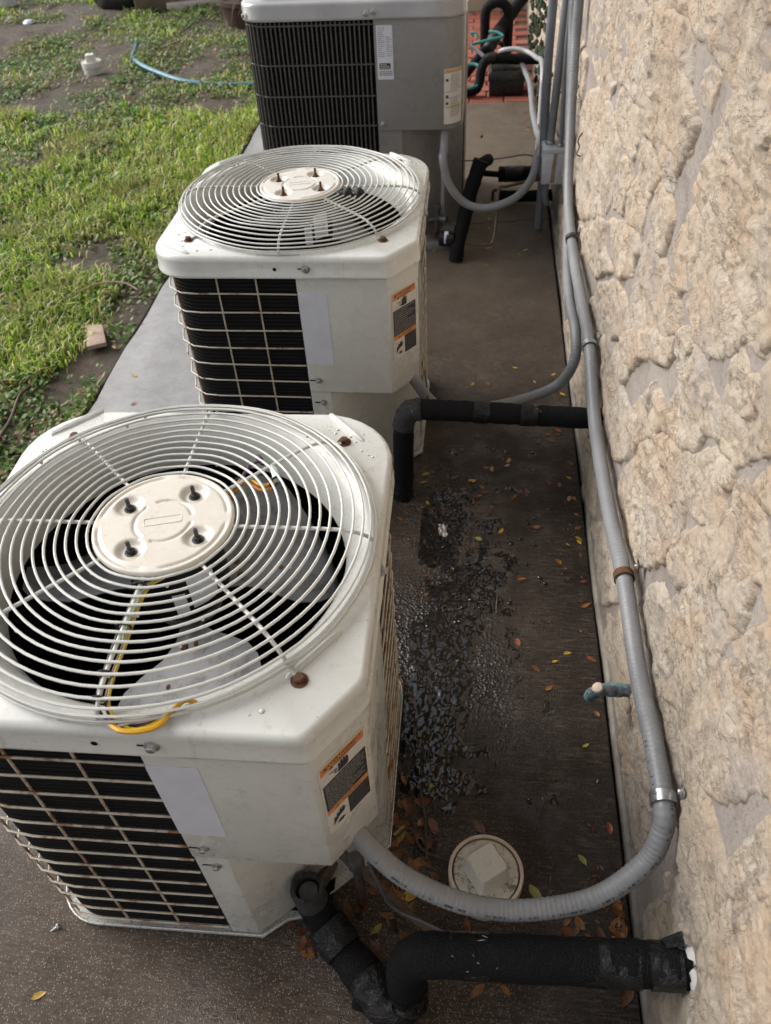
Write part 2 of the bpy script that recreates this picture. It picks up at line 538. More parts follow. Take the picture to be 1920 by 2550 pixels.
h = t.m('ADD', t.m('MULTIPLY', broom, t.mr(leftg, 0, 1, .5, .2)), t.m('MULTIPLY', t.mr(agg, 0, .45, 1, 0), .45))
h = t.m('ADD', h, t.m('MULTIPLY', broom2, .35))
n1 = t.bump(h, .75, .0035)
n2 = t.bump(t.m('MULTIPLY', t.m('ADD', t.mr(bub, .0, .6, 1, 0), t.m('MULTIPLY', drip, .6)), pud), .9, .0042, n1)
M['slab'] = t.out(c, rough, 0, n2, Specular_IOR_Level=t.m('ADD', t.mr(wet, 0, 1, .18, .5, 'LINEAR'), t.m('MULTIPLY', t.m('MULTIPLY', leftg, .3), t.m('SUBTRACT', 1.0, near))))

t = NT('footing_concrete')
p = t.pos
c = t.ramp(t.noise(p, 14, 6, .7), [(.3, (.10, .085, .068)), (.7, (.25, .225, .195))])
M['footing'] = t.out(c, .7, 0, t.bump(t.noise(p, 90, 5, .7), .5, .006))

t = NT('garden_soil')
p = t.pos
c = t.ramp(t.noise(p, 5, 6, .7), [(.3, (.05, .035, .026)), (.55, (.11, .078, .056)), (.75, (.20, .145, .10))])
c = t.mix(t.mr(t.voro(p, 60, out='Distance'), .1, .2, .7, 0), c, t.ramp(t.xyz(t.voro(p, 60, out='Color'))[0], [(.2, (.16, .085, .04)), (.6, (.05, .032, .022)), (.9, (.22, .14, .08))]))
c = t.mix(t.mr(t.noise(p, 1.7, 4, .6), .52, .68, 0, .75), c, t.ramp(t.noise(p, 40, 5, .7), [(.35, (.035, .055, .015)), (.7, (.09, .10, .04))]))
M['soil'] = t.out(c, .75, 0, t.bump(t.noise(p, 45, 6, .75), 1.0, .03))

def mat_leafy(name, stops, rough=.5, trans=.5):
    t = NT(name)
    c = t.ramp(t.island, stops)
    c = t.mix(t.mr(t.noise(t.pos, 2.0, 4), .45, .65, 0, .55), c, (.30, .27, .10))
    m_ = t.out(c, rough, 0)
    tr = t.node('BsdfTranslucent', Color=c)
    mx = t.node('MixShader', i0=trans, i1=t.b.outputs[0], i2=tr.outputs[0])
    t.t.links.new(mx.outputs[0], t.t.nodes['Material Output'].inputs['Surface'])
    return m_
M['grass'] = mat_leafy('lawn_grass', [(0, (.20, .34, .035)), (.4, (.36, .52, .06)), (.72, (.50, .62, .12)), (.84, (.66, .58, .27)), (1, (.70, .57, .34))], .4)
M['weed'] = mat_leafy('low_weeds', [(0, (.09, .18, .035)), (.45, (.16, .29, .07)), (.75, (.25, .38, .11)), (.85, (.28, .17, .08)), (.93, (.42, .29, .15)), (1, (.52, .40, .25))], .5)
M['shrub'] = mat_leafy('spiky_shrub_leaves', [(0, (.02, .045, .02)), (.5, (.04, .08, .035)), (1, (.09, .12, .06))], .45)

def mat_leaf(name, c0, c1, rough=.28):
    t = NT(name)
    p = t.pos
    c = t.mix(t.mr(t.noise(p, 90, 5, .7), .35, .7), c0, c1)
    c = t.mix(t.mr(t.noise(p, 300, 3), .62, .72, 0, .8), c, tuple(v * .25 for v in c1))
    return t.out(c, rough, 0, t.bump(t.noise(p, 200, 3), .2, .002))
LM = {'y': mat_leaf('yellow_leaf', (.44, .29, .03), (.27, .16, .02)), 'o': mat_leaf('orange_leaf', (.25, .10, .025), (.13, .05, .015)),
      'b': mat_leaf('brown_leaf', (.14, .055, .02), (.06, .024, .012)), 'r': mat_leaf('red_brown_leaf', (.24, .07, .03), (.11, .03, .018)),
      'd': mat_leaf('dark_wet_leaf', (.035, .018, .014), (.015, .009, .008), .15), 'g': mat_leaf('olive_leaf', (.30, .27, .05), (.17, .16, .04)),
      'p': mat_leaf('pinkish_tan_leaf', (.42, .25, .17), (.26, .14, .09))}
LM['Y'] = LM['y']

# ---- wall
t = NT('rough_limestone')
p = t.pos
rnd = t.orand
tone = t.ramp(rnd, [(0, (.61, .53, .425)), (.25, (.68, .605, .51)), (.5, (.59, .52, .44)), (.72, (.68, .60, .495)), (.9, (.57, .53, .48)), (1, (.67, .64, .595))])
pt = t.noise(p, 8, 6, .65, .6)
fc = t.node('Attribute', {'attribute_name': 'facet'}).outputs['Fac']
tone = t.mix(.55, tone, t.ramp(fc, [(0, (.50, .43, .37)), (.22, (.68, .55, .40)), (.45, (.72, .64, .52)), (.7, (.60, .50, .39)), (.88, (.74, .68, .58)), (1, (.55, .50, .46))]))
c = t.mix(t.mr(pt, .46, .66, 0, .75), tone, (.63, .465, .325))
c = t.mix(t.mr(t.noise(p, 5.5, 5, .6), .52, .72, 0, .75), c, (.45, .405, .385))
st = t.noise(t.scl(p, (1, 14, 5), rot=(R(-18), 0, 0)), 1.6, 6, .75)
c = t.mix(t.mr(st, .52, .70, 0, .85), c, (.24, .21, .185))
pit = t.noise(p, 130, 5, .8)
c = t.mix(t.mr(pit, .66, .75, 0, .6), c, (.22, .17, .13))
gr = t.noise(p, 85, 6, .85)
c = t.mix(t.mr(gr, .40, .62, .55, 0), c, t.mix(.6, c, (.36, .27, .19)))
c = t.mix(t.mr(gr, .60, .75, 0, .5), c, (.86, .80, .70))
wrink = t.m('ABSOLUTE', t.m('SUBTRACT', t.noise(t.scl(p, (1, 5, 11), rot=(R(-22), 0, 0)), 1.3, 8, .72, .6), .5))  # dark wrinkle lines: stone grain plus micro-shadow put into the colour
c = t.mix(t.m('MULTIPLY', t.mr(wrink, .002, .012, .75, 0), t.mr(t.noise(p, 9, 2), .40, .55)), c, (.15, .115, .085))
wrink2 = t.m('ABSOLUTE', t.m('SUBTRACT', t.noise(t.scl(p, (1, 15, 30), rot=(R(-26), 0, 0)), 1.2, 8, .75, .8), .5))  # finer wrinkle lines, again with micro-shadow as part of the colour
c = t.mix(t.m('MULTIPLY', t.mr(wrink2, .002, .016, .7, 0), t.mr(t.noise(p, 14, 3), .42, .56)), c, (.22, .17, .13))
c = t.mix(t.mr(t.noise(p, 3.1, 6, .7, .8), .50, .70, 0, .6), c, t.mix(.5, c, (.26, .22, .185)))
zz = t.xyz(p)[2]
low = t.m('MULTIPLY', t.mr(t.m('ADD', zz, t.m('MULTIPLY', t.noise(p, 6, 5, .7), .25)), .36, .14), .6)
c = t.mix(low, c, (.25, .21, .16))
hh = t.m('ADD', t.m('MULTIPLY', t.noise(t.scl(p, (1, 1, 2.2), rot=(R(25), 0, 0)), 70, 8, .8, .8), 1.0), t.m('MULTIPLY', t.noise(p, 260, 5, .8), .35))
c = t.mix(t.mr(hh, .46, .62, .45, 0), c, t.mix(.5, c, (.40, .31, .22)))
M['stone'] = t.out(c, .85, 0, t.bump(hh, .9, .009), Specular_IOR_Level=.2)
t = NT('smeared_mortar')
p = t.pos
c = t.ramp(t.noise(p, 7, 5, .6), [(.3, (.34, .30, .27)), (.7, (.44, .39, .355))])
c = t.mix(t.mr(t.noise(p, 120, 5, .85), .52, .68, 0, .75), c, (.15, .125, .11))
c = t.mix(t.mr(t.noise(p, 95, 4, .8), .56, .70, 0, .8), c, (.50, .45, .41))
c = t.mix(t.mr(t.noise(p, 16, 5, .7), .5, .7, 0, .6), c, (.22, .185, .15))
c = t.mix(t.m('MULTIPLY', t.mr(t.xyz(p)[2], .22, .04), .6), c, (.20, .17, .135))
M['mortar'] = t.out(c, .9, 0, t.bump(t.noise(p, 120, 6, .8), .9, .008), Specular_IOR_Level=.2)
M['moss'] = simple('wall_moss', (.03, .045, .02), .9, 0, .4, 60, .5)
M['stucco'] = simple('plaster_wall', (.42, .36, .27), .85, 0, .12, 6, .3)
t = NT('red_brick')
c = t.mix(t.orand, (.26, .075, .05), (.36, .12, .085))
c = t.mix(t.mr(t.noise(t.pos, 40, 5, .7), .5, .75, 0, .6), c, (.14, .05, .04))
M['brick'] = t.out(c, .6, 0, t.bump(t.noise(t.pos, 120, 4), .3, .004))
M['joint'] = simple('sand_joint', (.10, .07, .055), .9, 0, .3, 40, .3)

t = NT('standing_water')
M['bead'] = t.out((.010, .008, .007), .03, 0, IOR=1.5, Specular_IOR_Level=.6)
# traced outlines of the wall stones in the wall plane (y, z), metres
STONES = [
    [(1.662, 1.149), (1.358, 1.267), (1.147, 1.301), (0.938, 1.169), (1.081, 1.157), (1.175, 1.156), (1.259, 1.161), (1.399, 1.156), (1.530, 1.155)],
    [(1.669, 1.129), (1.535, 1.147), (1.446, 1.153), (1.429, 1.129), (1.404, 1.099), (1.466, 1.093), (1.546, 1.097), (1.740, 1.086), (1.868, 1.091), (1.783, 1.119)],
    [(1.313, 1.134), (1.242, 1.146), (1.245, 1.124), (1.253, 1.103), (1.308, 1.092), (1.327, 1.108)],
    [(3.047, 0.948), (2.133, 1.111), (1.973, 1.085), (1.857, 1.083), (1.572, 1.093), (1.430, 1.087), (1.382, 1.070), (1.290, 1.068), (1.305, 1.029), (1.363, 0.965), (1.499, 0.930), (1.548, 0.940), (1.702, 0.917), (1.774, 0.937), (2.018, 0.907), (2.148, 0.889), (2.221, 0.819), (2.479, 0.773), (2.805, 0.791)],
    [(2.054, 0.890), (1.896, 0.918), (1.763, 0.929), (1.740, 0.895), (1.764, 0.840), (1.824, 0.827), (1.998, 0.806), (2.086, 0.822)],
    [(2.409, 0.785), (2.174, 0.812), (2.013, 0.794), (1.934, 0.804), (1.968, 0.739), (1.965, 0.666), (2.043, 0.592), (2.468, 0.394), (2.686, 0.412), (2.755, 0.535), (2.762, 0.618), (2.666, 0.701)],
    [(1.893, 0.795), (1.772, 0.827), (1.748, 0.791), (1.799, 0.708), (1.930, 0.665), (1.976, 0.721)],
    [(1.688, 0.907), (1.539, 0.918), (1.478, 0.914), (1.531, 0.867), (1.555, 0.839), (1.572, 0.770), (1.660, 0.746), (1.742, 0.708), (1.753, 0.756), (1.680, 0.850), (1.723, 0.864)],
    [(1.460, 0.907), (1.366, 0.919), (1.330, 0.903), (1.330, 0.866), (1.354, 0.826), (1.418, 0.812), (1.484, 0.832), (1.510, 0.867)],
    [(1.433, 0.971), (1.303, 1.028), (1.363, 0.965), (1.367, 0.932), (1.448, 0.918), (1.490, 0.923)],
    [(1.166, 1.109), (1.155, 1.132), (1.152, 1.152), (0.922, 1.166), (0.774, 1.039), (0.798, 0.985), (0.819, 0.974), (0.895, 0.987), (0.930, 0.988), (0.971, 0.987), (1.016, 0.985), (1.077, 0.977), (1.132, 0.978), (1.173, 0.983), (1.241, 0.989), (1.209, 1.031), (1.198, 1.068)],
    [(1.220, 0.972), (1.171, 0.972), (1.143, 0.969), (1.151, 0.917), (1.138, 0.886), (1.193, 0.843), (1.243, 0.870), (1.282, 0.878), (1.263, 0.921)],
    [(1.170, 0.961), (1.070, 0.972), (0.995, 0.968), (0.920, 0.966), (0.862, 0.969), (0.871, 0.957), (0.886, 0.935), (0.928, 0.899), (0.970, 0.870), (1.003, 0.859), (1.060, 0.849), (1.083, 0.853), (1.119, 0.860), (1.142, 0.909)],
    [(1.466, 0.819), (1.373, 0.819), (1.249, 0.840), (1.201, 0.838), (1.152, 0.811), (1.216, 0.739), (1.437, 0.600), (1.565, 0.619), (1.479, 0.718), (1.518, 0.763)],
    [(2.344, 0.459), (2.151, 0.553), (2.002, 0.590), (1.971, 0.543), (1.814, 0.561), (1.992, 0.446), (2.216, 0.376), (2.311, 0.403)],
    [(1.921, 0.635), (1.778, 0.692), (1.630, 0.742), (1.559, 0.743), (1.582, 0.670), (1.706, 0.598), (1.847, 0.584)],
    [(1.950, 0.447), (1.714, 0.582), (1.595, 0.602), (1.508, 0.578), (1.683, 0.445), (1.890, 0.320), (2.065, 0.312)],
    [(0.881, 0.936), (0.841, 0.949), (0.818, 0.935), (0.801, 0.921), (0.795, 0.894), (0.776, 0.872), (0.739, 0.881), (0.773, 0.841), (0.817, 0.828), (0.845, 0.831), (0.860, 0.857), (0.874, 0.888), (0.886, 0.910)],
    [(0.812, 0.941), (0.755, 0.989), (0.682, 0.941), (0.741, 0.882), (0.775, 0.877), (0.790, 0.901), (0.797, 0.924)],
    [(1.134, 0.811), (1.086, 0.836), (1.062, 0.826), (1.077, 0.802), (1.106, 0.779), (1.132, 0.785)],
    [(1.107, 0.780), (1.059, 0.832), (0.992, 0.843), (0.925, 0.848), (0.880, 0.846), (0.847, 0.833), (0.863, 0.812), (0.915, 0.781), (0.923, 0.739), (0.968, 0.707), (1.040, 0.669), (1.098, 0.641), (1.109, 0.682), (1.085, 0.724), (1.089, 0.756)],
    [(1.572, 0.536), (1.389, 0.652), (1.248, 0.733), (1.155, 0.779), (1.150, 0.755), (1.181, 0.716), (1.236, 0.690), (1.292, 0.659), (1.348, 0.622), (1.412, 0.552), (1.455, 0.487), (1.546, 0.482)],
    [(1.214, 0.650), (1.158, 0.654), (1.107, 0.637), (1.140, 0.593), (1.217, 0.524), (1.251, 0.464), (1.323, 0.456), (1.330, 0.507), (1.267, 0.588)],
    [(1.848, 0.362), (1.647, 0.479), (1.571, 0.483), (1.484, 0.456), (1.361, 0.484), (1.312, 0.448), (1.293, 0.419), (1.355, 0.347), (1.472, 0.279), (1.567, 0.262), (1.672, 0.266), (1.750, 0.308)],
    [(1.213, 0.521), (1.096, 0.628), (1.025, 0.667), (0.968, 0.661), (0.917, 0.667), (0.891, 0.637), (0.888, 0.607), (0.912, 0.559), (0.923, 0.506), (0.981, 0.425), (1.040, 0.366), (1.093, 0.349), (1.092, 0.404), (1.157, 0.410), (1.237, 0.425)],
    [(0.985, 0.684), (0.912, 0.738), (0.858, 0.793), (0.812, 0.810), (0.778, 0.833), (0.766, 0.811), (0.783, 0.780), (0.759, 0.773), (0.758, 0.740), (0.805, 0.707), (0.865, 0.676), (0.912, 0.671)],
    [(1.315, 0.319), (1.248, 0.432), (1.157, 0.410), (1.085, 0.412), (1.089, 0.346), (1.154, 0.303), (1.236, 0.297)],
    [(0.746, 0.842), (0.709, 0.855), (0.682, 0.854), (0.653, 0.860), (0.606, 0.839), (0.620, 0.802), (0.648, 0.793), (0.688, 0.805), (0.725, 0.801), (0.750, 0.779), (0.747, 0.807)],
    [(0.682, 0.926), (0.705, 0.863), (0.634, 0.891)],
    [(0.895, 0.576), (0.860, 0.630), (0.800, 0.702), (0.754, 0.736), (0.746, 0.776), (0.724, 0.794), (0.676, 0.795), (0.647, 0.782), (0.670, 0.731), (0.719, 0.673), (0.776, 0.606), (0.847, 0.538), (0.879, 0.533)],
    [(0.856, 0.526), (0.806, 0.584), (0.631, 0.788), (0.615, 0.764), (0.618, 0.726), (0.624, 0.688), (0.632, 0.648), (0.661, 0.636), (0.700, 0.623), (0.728, 0.623), (0.779, 0.606)],
    [(0.846, 0.487), (0.778, 0.605), (0.718, 0.623), (0.664, 0.632), (0.630, 0.640), (0.624, 0.621), (0.596, 0.618), (0.551, 0.627), (0.505, 0.644), (0.472, 0.649), (0.451, 0.638), (0.469, 0.590), (0.488, 0.543), (0.533, 0.488), (0.575, 0.484), (0.619, 0.487), (0.671, 0.467), (0.722, 0.461), (0.777, 0.454), (0.820, 0.468)],
    [(0.975, 0.317), (0.944, 0.413), (0.896, 0.472), (0.862, 0.478), (0.832, 0.466), (0.790, 0.465), (0.767, 0.447), (0.748, 0.422), (0.723, 0.360), (0.756, 0.330), (0.796, 0.326), (0.820, 0.356), (0.882, 0.341), (0.944, 0.308)],
    [(0.732, 0.357), (0.736, 0.433), (0.690, 0.455), (0.630, 0.479), (0.581, 0.480), (0.536, 0.483), (0.496, 0.488), (0.461, 0.487), (0.442, 0.488), (0.406, 0.500), (0.387, 0.476), (0.386, 0.380), (0.395, 0.319), (0.429, 0.316), (0.478, 0.311), (0.533, 0.308), (0.546, 0.313), (0.579, 0.310), (0.625, 0.327), (0.666, 0.337), (0.716, 0.333)],
    [(0.602, 0.707), (0.581, 0.752), (0.551, 0.827), (0.391, 0.713), (0.443, 0.668), (0.498, 0.672), (0.536, 0.681), (0.563, 0.697)],
    [(0.611, 0.644), (0.604, 0.677), (0.570, 0.686), (0.536, 0.681), (0.498, 0.672), (0.461, 0.678), (0.431, 0.674), (0.450, 0.653), (0.485, 0.649), (0.533, 0.643), (0.575, 0.634)],
    [(0.391, 0.713), (0.407, 0.654), (0.407, 0.606), (0.416, 0.546), (0.410, 0.519), (0.394, 0.498), (0.334, 0.648)],
    [(0.833, 0.198), (0.867, 0.104), (0.862, 0.036), (0.807, 0.029), (0.751, 0.020), (0.683, 0.030), (0.626, 0.045), (0.611, 0.137), (0.656, 0.195), (0.728, 0.200)],
    [(1.156, 0.059), (1.086, 0.125), (0.989, 0.160), (0.883, 0.176), (0.850, 0.182), (0.885, 0.085), (0.891, 0.023), (0.962, 0.002), (1.035, -0.004), (1.126, -0.002)],
    [(2.646, -0.076), (2.159, 0.215), (1.984, 0.192), (1.896, 0.136), (1.965, -0.030), (2.112, -0.040), (2.375, -0.067)],
    [(1.827, 0.006), (1.706, 0.120), (1.528, 0.124), (1.487, 0.050), (1.626, -0.037), (1.744, -0.046)],
    [(1.513, -0.006), (1.352, 0.157), (1.183, 0.190), (1.072, 0.212), (1.244, 0.000), (1.374, -0.025)],
    [(0.530, 0.043), (0.493, 0.202), (0.462, 0.204), (0.416, 0.251), (0.470, 0.059), (0.494, -0.000)],
    [(0.513, 0.231), (0.488, 0.308), (0.441, 0.315), (0.409, 0.310), (0.405, 0.264), (0.444, 0.214), (0.493, 0.202)],
    [(0.408, -0.003), (0.342, 0.267), (0.318, 0.306), (0.277, 0.264), (0.333, -0.016)],
    [(0.383, 0.350), (0.383, 0.480), (0.365, 0.548), (0.333, 0.647), (0.228, 0.579), (0.213, 0.510), (0.260, 0.259), (0.331, 0.326), (0.370, 0.330)],
    [(3.201, 0.129), (2.666, 0.315), (2.364, 0.402), (2.308, 0.330), (2.283, 0.240), (2.443, 0.094), (2.843, -0.070), (3.196, -0.052)],
]
# ------------------------------------------------------------------ the setting
SLAB_L, SLAB_R, WALL_X = -1.218, 0.312, 0.345
rs = random.Random(3)

# lawn: one uneven sheet, finer near the camera, out to the horizon
def axis(a, b, fine0, fine1, fs, cs):
    out = list(np.arange(fine0, fine1, fs)); v = fine1; s = fs
    while v < b: out.append(v); s *= 1.35; v += min(s, cs)
    out.append(b); v = fine0; s = fs; pre = []
    while v > a: s *= 1.35; v -= min(s, cs); pre.append(max(v, a))
    return np.array(sorted(set(pre)) + out)
gx = np.array(sorted(list(axis(-150, 150, -5.5, 1.0, .06, 12)) + [SLAB_L - .0125, SLAB_L - .0115])); gy = axis(-60, 260, .2, 9.0, .06, 12)
X, Y = np.meshgrid(gx, gy)
def lawn_z(x, y):
    near = np.clip((SLAB_L - .02 - x) / .35, 0, 1)
    r = -.016 + near * (.020 * fbm(x * 1.3, y * 1.3, 3) + .010 * fbm(x * 9, y * 9, 3) + .012)
    hole = (x > SLAB_L - .012) & (x < 12)
    r = np.where(hole, -.14, r)
    return r
Zg = lawn_z(X, Y)
V = np.stack([X, Y, Zg], -1).reshape(-1, 3)
ny, nx = X.shape
idx = np.arange(ny * nx).reshape(ny, nx)
F = np.stack([idx[:-1, :-1], idx[:-1, 1:], idx[1:, 1:], idx[1:, :-1]], -1).reshape(-1, 4)
lawn = link('lawn_ground', mesh_np('lawn_ground', V, F, True), M['soil'])
tag(lawn, kind='structure')

# concrete slab in two castings with the wandering crack between them
def slab(name, y0, y1, edge0=None, edge1=None):
    n = 60
    xs = np.linspace(SLAB_L, SLAB_R, n)
    e0 = np.full(n, y0) if edge0 is None else edge0(xs)
    e1 = np.full(n, y1) if edge1 is None else edge1(xs)
    lw = .006 * fbm(np.linspace(0, 9, 60), np.zeros(60), 3)
    b = MB()
    poly = [(x, y) for x, y in zip(xs, e0)]
    ly = np.linspace(e0[-1], e1[-1], 40)[1:-1]
    poly += [(SLAB_R, y) for y in ly]
    poly += [(x, y) for x, y in zip(xs[::-1], e1[::-1])]
    ly = np.linspace(e1[0], e0[0], 60)[1:-1]
    poly += [(SLAB_L + .006 * float(vnoise(np.array([y * 7.0]), np.array([2.0]))[0]), y) for y in ly]
    ins = lambda k: [(x + (k if x < SLAB_L + .02 else (-k if x > SLAB_R - .02 else 0)), y) for x, y in poly]
    b.loft([[(x, y, -.12) for x, y in poly], [(x, y, -.006) for x, y in poly], [(x, y, -.0015) for x, y in ins(.003)], [(x, y, 0) for x, y in ins(.009)]], True, True, True)
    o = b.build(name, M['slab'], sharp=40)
    return tag(o, kind='structure')
crack = lambda off: (lambda x: 3.315 + .03 * (x - .1) + off + .022 * fbm(x * 6, x * 0 + 4, 4, .6))
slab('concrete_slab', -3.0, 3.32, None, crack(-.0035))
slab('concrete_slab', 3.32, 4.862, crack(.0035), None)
tag(MB().box((SLAB_L + .03, 3.2, -.13), (SLAB_R - .01, 3.45, -.02)).build('slab_subbase', M['joint']), kind='structure')

# footing ledge under the stone
n = 160
ys = np.linspace(-3, 7.5, n)
ex = SLAB_R + .006 + .004 * fbm(ys * 3, ys * 0, 3)
b = MB()
b.loft([[(e, y, -.1) for e, y in zip(ex, ys)], [(e, y, .010) for e, y in zip(ex, ys)], [(e + .006, y, .015) for e, y in zip(ex, ys)], [(.40, y, .016) for y in ys]], False)
tag(b.build('footing_ledge', M['footing']), kind='structure')

# brick paving beyond the slab, each brick its own piece
pav = MB().box((-1.2, 4.868, -.10), (.33, 7.2, -.012)).build('brick_paving', M['joint'])
tag(pav, kind='structure')
bw, bl = .098, .198
bme = MB().box((-bl / 2 + .004, -bw / 2 + .004, -.05), (bl / 2 - .004, bw / 2 - .004, 0)).mesh('brick', 30, .004, 1)
bme.materials.append(M['brick'])
row = 0
yy = 4.868 + bw / 2
while yy < 6.95:
    xx = -.36 + (bl / 2 if row % 2 else 0)
    while xx < .26:
        o = link('brick', bme, parent=pav)
        o.location = (xx, yy, rs.uniform(-.003, .003)); o.rotation_euler = (rs.uniform(-.01, .01), rs.uniform(-.01, .01), rs.uniform(-.012, .012))
        xx += bl
    yy += bw; row += 1

# ------------------------------------------------------------------ stone wall
def inside(poly, px, py):
    n = len(poly); r = np.zeros(px.shape, bool)
    for i in range(n):
        x0, y0 = poly[i]; x1, y1 = poly[(i + 1) % n]
        cond = ((y0 > py) != (y1 > py)) & (px < (x1 - x0) * (py - y0) / ((y1 - y0) if y1 != y0 else 1e-9) + x0)
        r ^= cond
    return r
def sdist(poly, px, py):
    d = np.full(px.shape, 9.0)
    n = len(poly)
    for i in range(n):
        ax, ay = poly[i]; bx, by = poly[(i + 1) % n]
        ex, ey = bx - ax, by - ay; L = ex * ex + ey * ey + 1e-12
        t_ = np.clip(((px - ax) * ex + (py - ay) * ey) / L, 0, 1)
        d = np.minimum(d, np.hypot(px - ax - t_ * ex, py - ay - t_ * ey))
    return np.where(inside(poly, px, py), d, -d)

wall = empty('stone_wall', (WALL_X, 1.5, 0))
tag(wall, 'cream rubble stone wall with smeared mortar along the right side', 'wall')
def to_wall(o, c=(0, 0, 0)):
    o.parent = wall
    o.location = (c[0] - WALL_X, c[1] - 1.5, c[2])

def mortar_x(y, z):
    return WALL_X - .0128 + .003 * fbm(y * 4, z * 4, 3) + .0022 * fbm(y * 22, z * 22, 2)
my = axis(-3.0, 7.4, .15, 3.4, .02, .12); mz = axis(-.05, 2.7, 0.0, 1.35, .02, .1)
Yg, Zg = np.meshgrid(my, mz)
Xg = mortar_x(Yg, Zg)
nz_, ny_ = Yg.shape
idx = np.arange(nz_ * ny_).reshape(nz_, ny_)
F = np.stack([idx[:-1, :-1], idx[1:, :-1], idx[1:, 1:], idx[:-1, 1:]], -1).reshape(-1, 4)
mo = link('mortar', mesh_np('mortar', np.stack([Xg, Yg, Zg], -1).reshape(-1, 3), F, True), M['mortar']); to_wall(mo)
to_wall(MB().box((WALL_X + .02, -3, -.1), (WALL_X + .22, 7.4, 2.7)).build('wall_core', M['mortar']))

def build_stone(poly, seed, res, grow=.0090):
    r_ = random.Random(seed)
    a = np.array(poly); c = a.mean(0)
    lo = a.min(0) - .03; hi = a.max(0) + .03
    lo[1] = max(lo[1], -.03)
    gy_ = np.arange(lo[0], hi[0] + res, res); gz_ = np.arange(lo[1], hi[1] + res, res)
    Yq, Zq = np.meshgrid(gy_, gz_)
    wy = Yq + .0035 * fbm(Yq * 40 + seed, Zq * 40, 3, .7); wz = Zq + .0035 * fbm(Yq * 40 + 50, Zq * 40 + seed, 3, .7)
    s = sdist(poly, wy, wz) + grow
    th = r_.uniform(.0165, .0205)
    ty, tz = r_.uniform(-.04, .04), r_.uniform(-.04, .04)
    ins = np.clip(s / .012, .35, 1)
    prof = np.where(s > 0, th * np.clip(.45 + s / .009, 0, 1), th * .45 + s * 2.2)
    ang = r_.uniform(-.35, .30)
    ca, sa = math.cos(ang), math.sin(ang)
    u = (Yq * ca + Zq * sa); v = (-Yq * sa + Zq * ca)
    # split face: broken facets, each a small plane with its own tilt and step
    nf = max(4, int((hi[0] - lo[0]) * (hi[1] - lo[1]) / .0065))
    rf = np.random.RandomState(seed)
    fy = rf.uniform(lo[0], hi[0], nf); fz = rf.uniform(lo[1], hi[1], nf)
    qy = Yq + .010 * fbm(Yq * 22 + 3, Zq * 22 + seed, 3); qz = Zq + .010 * fbm(Yq * 22 + seed, Zq * 22 + 8, 3)
    fu = qy * ca + qz * sa; fv = (-qy * sa + qz * ca) * 2.6  # facets run long
    d0 = (fu[..., None] - (fy * ca + fz * sa)) ** 2 + (fv[..., None] - (-fy * sa + fz * ca) * 2.6) ** 2
    nn = d0.argmin(-1)
    ftx, ftz, fo = rf.uniform(-.06, .06, nf), rf.uniform(-.085, .085, nf), rf.uniform(-.0022, .0022, nf)
    facet = fo[nn] + ftx[nn] * .7 * (Yq - fy[nn]) + ftz[nn] * (Zq - fz[nn])
    rough = facet + .0026 * ridge(u * 9 + seed, v * 34, 4, .7) + .0012 * fbm(Yq * 7 + seed, Zq * 7, 3) + .0026 * fbm(u * 40, v * 95 + seed, 3, .65)
    jit = rf.uniform(-.0009, .0009, Yq.shape) * (1 if res < .008 else 2)
    h = prof + ins * (rough + jit + ty * (Yq - c[0]) * .35 + tz * (Zq - c[1]) * .35)
    h = np.clip(h, -.03, .038)
    Xs = WALL_X - h
    keep = s > -.016
    fk = keep[:-1, :-1] & keep[:-1, 1:] & keep[1:, :-1] & keep[1:, 1:]
    idx = np.arange(Yq.size).reshape(Yq.shape)
    F = np.stack([idx[:-1, :-1], idx[1:, :-1], idx[1:, 1:], idx[:-1, 1:]], -1)[fk]
    if len(F) < 8: return
    used = np.unique(F); remap = np.full(Yq.size, -1); remap[used] = np.arange(len(used))
    V = np.stack([Xs - WALL_X, Yq - c[0], Zq - c[1]], -1).reshape(-1, 3)[used]
    me = mesh_np('stone', V, remap[F], False)
    at = me.attributes.new('facet', 'FLOAT', 'POINT')
    fr = rf.uniform(0, 1, nf)
    at.data.foreach_set('value', fr[nn].reshape(-1)[used].astype(np.float32))
    o = link('stone', me, M['stone'])
    to_wall(o, (WALL_X, c[0], c[1]))

STONES_N = len(STONES)
for k, poly in enumerate(STONES):
    cy = sum(p[0] for p in poly) / len(poly)
    build_stone(poly, k + 1, .0036 if cy < 1.2 else (.0055 if cy < 2.2 else .009))

# the rest of the wall: rough courses with shared, jittered corners
r2 = np.random.RandomState(11)
zc = [0.0]
while zc[-1] < 2.55: zc.append(zc[-1] + r2.uniform(.12, .22))
k = 200
for ri in range(len(zc) - 1):
    y0 = -2.6 + r2.uniform(0, .3)
    while y0 < 7.2:
        w = r2.uniform(.17, .46)
        g = .012
        j = lambda a=.03: r2.uniform(-a, a)
        z0, z1 = zc[ri] + g, zc[ri + 1] - g
        poly = [(y0 + g + j(), z0 + j(.02)), (y0 + w * .5, z0 + j(.025)), (y0 + w - g + j(), z0 + j(.02)), (y0 + w - g + j(), z1 + j(.02)), (y0 + w * .45, z1 + j(.025)), (y0 + g + j(), z1 + j(.02))]
        poly = [(a, max(.004, b_)) for a, b_ in poly]
        qy = np.linspace(y0 + .03, y0 + w - .03, 7); qz = np.linspace(z0 + .02, z1 - .02, 5)
        A, B = np.meshgrid(qy, qz)
        cov = np.zeros(A.shape, bool)
        if -.1 < y0 < 3.4 and zc[ri] < 1.4:
            for pl in STONES: cov |= inside(pl, A, B)
        if cov.mean() < .2:
            far = y0 > 3.0 or y0 < .1 or zc[ri] > 1.2
            build_stone(poly, k, .02 if far else .007, .008)
        k += 1
        y0 += w

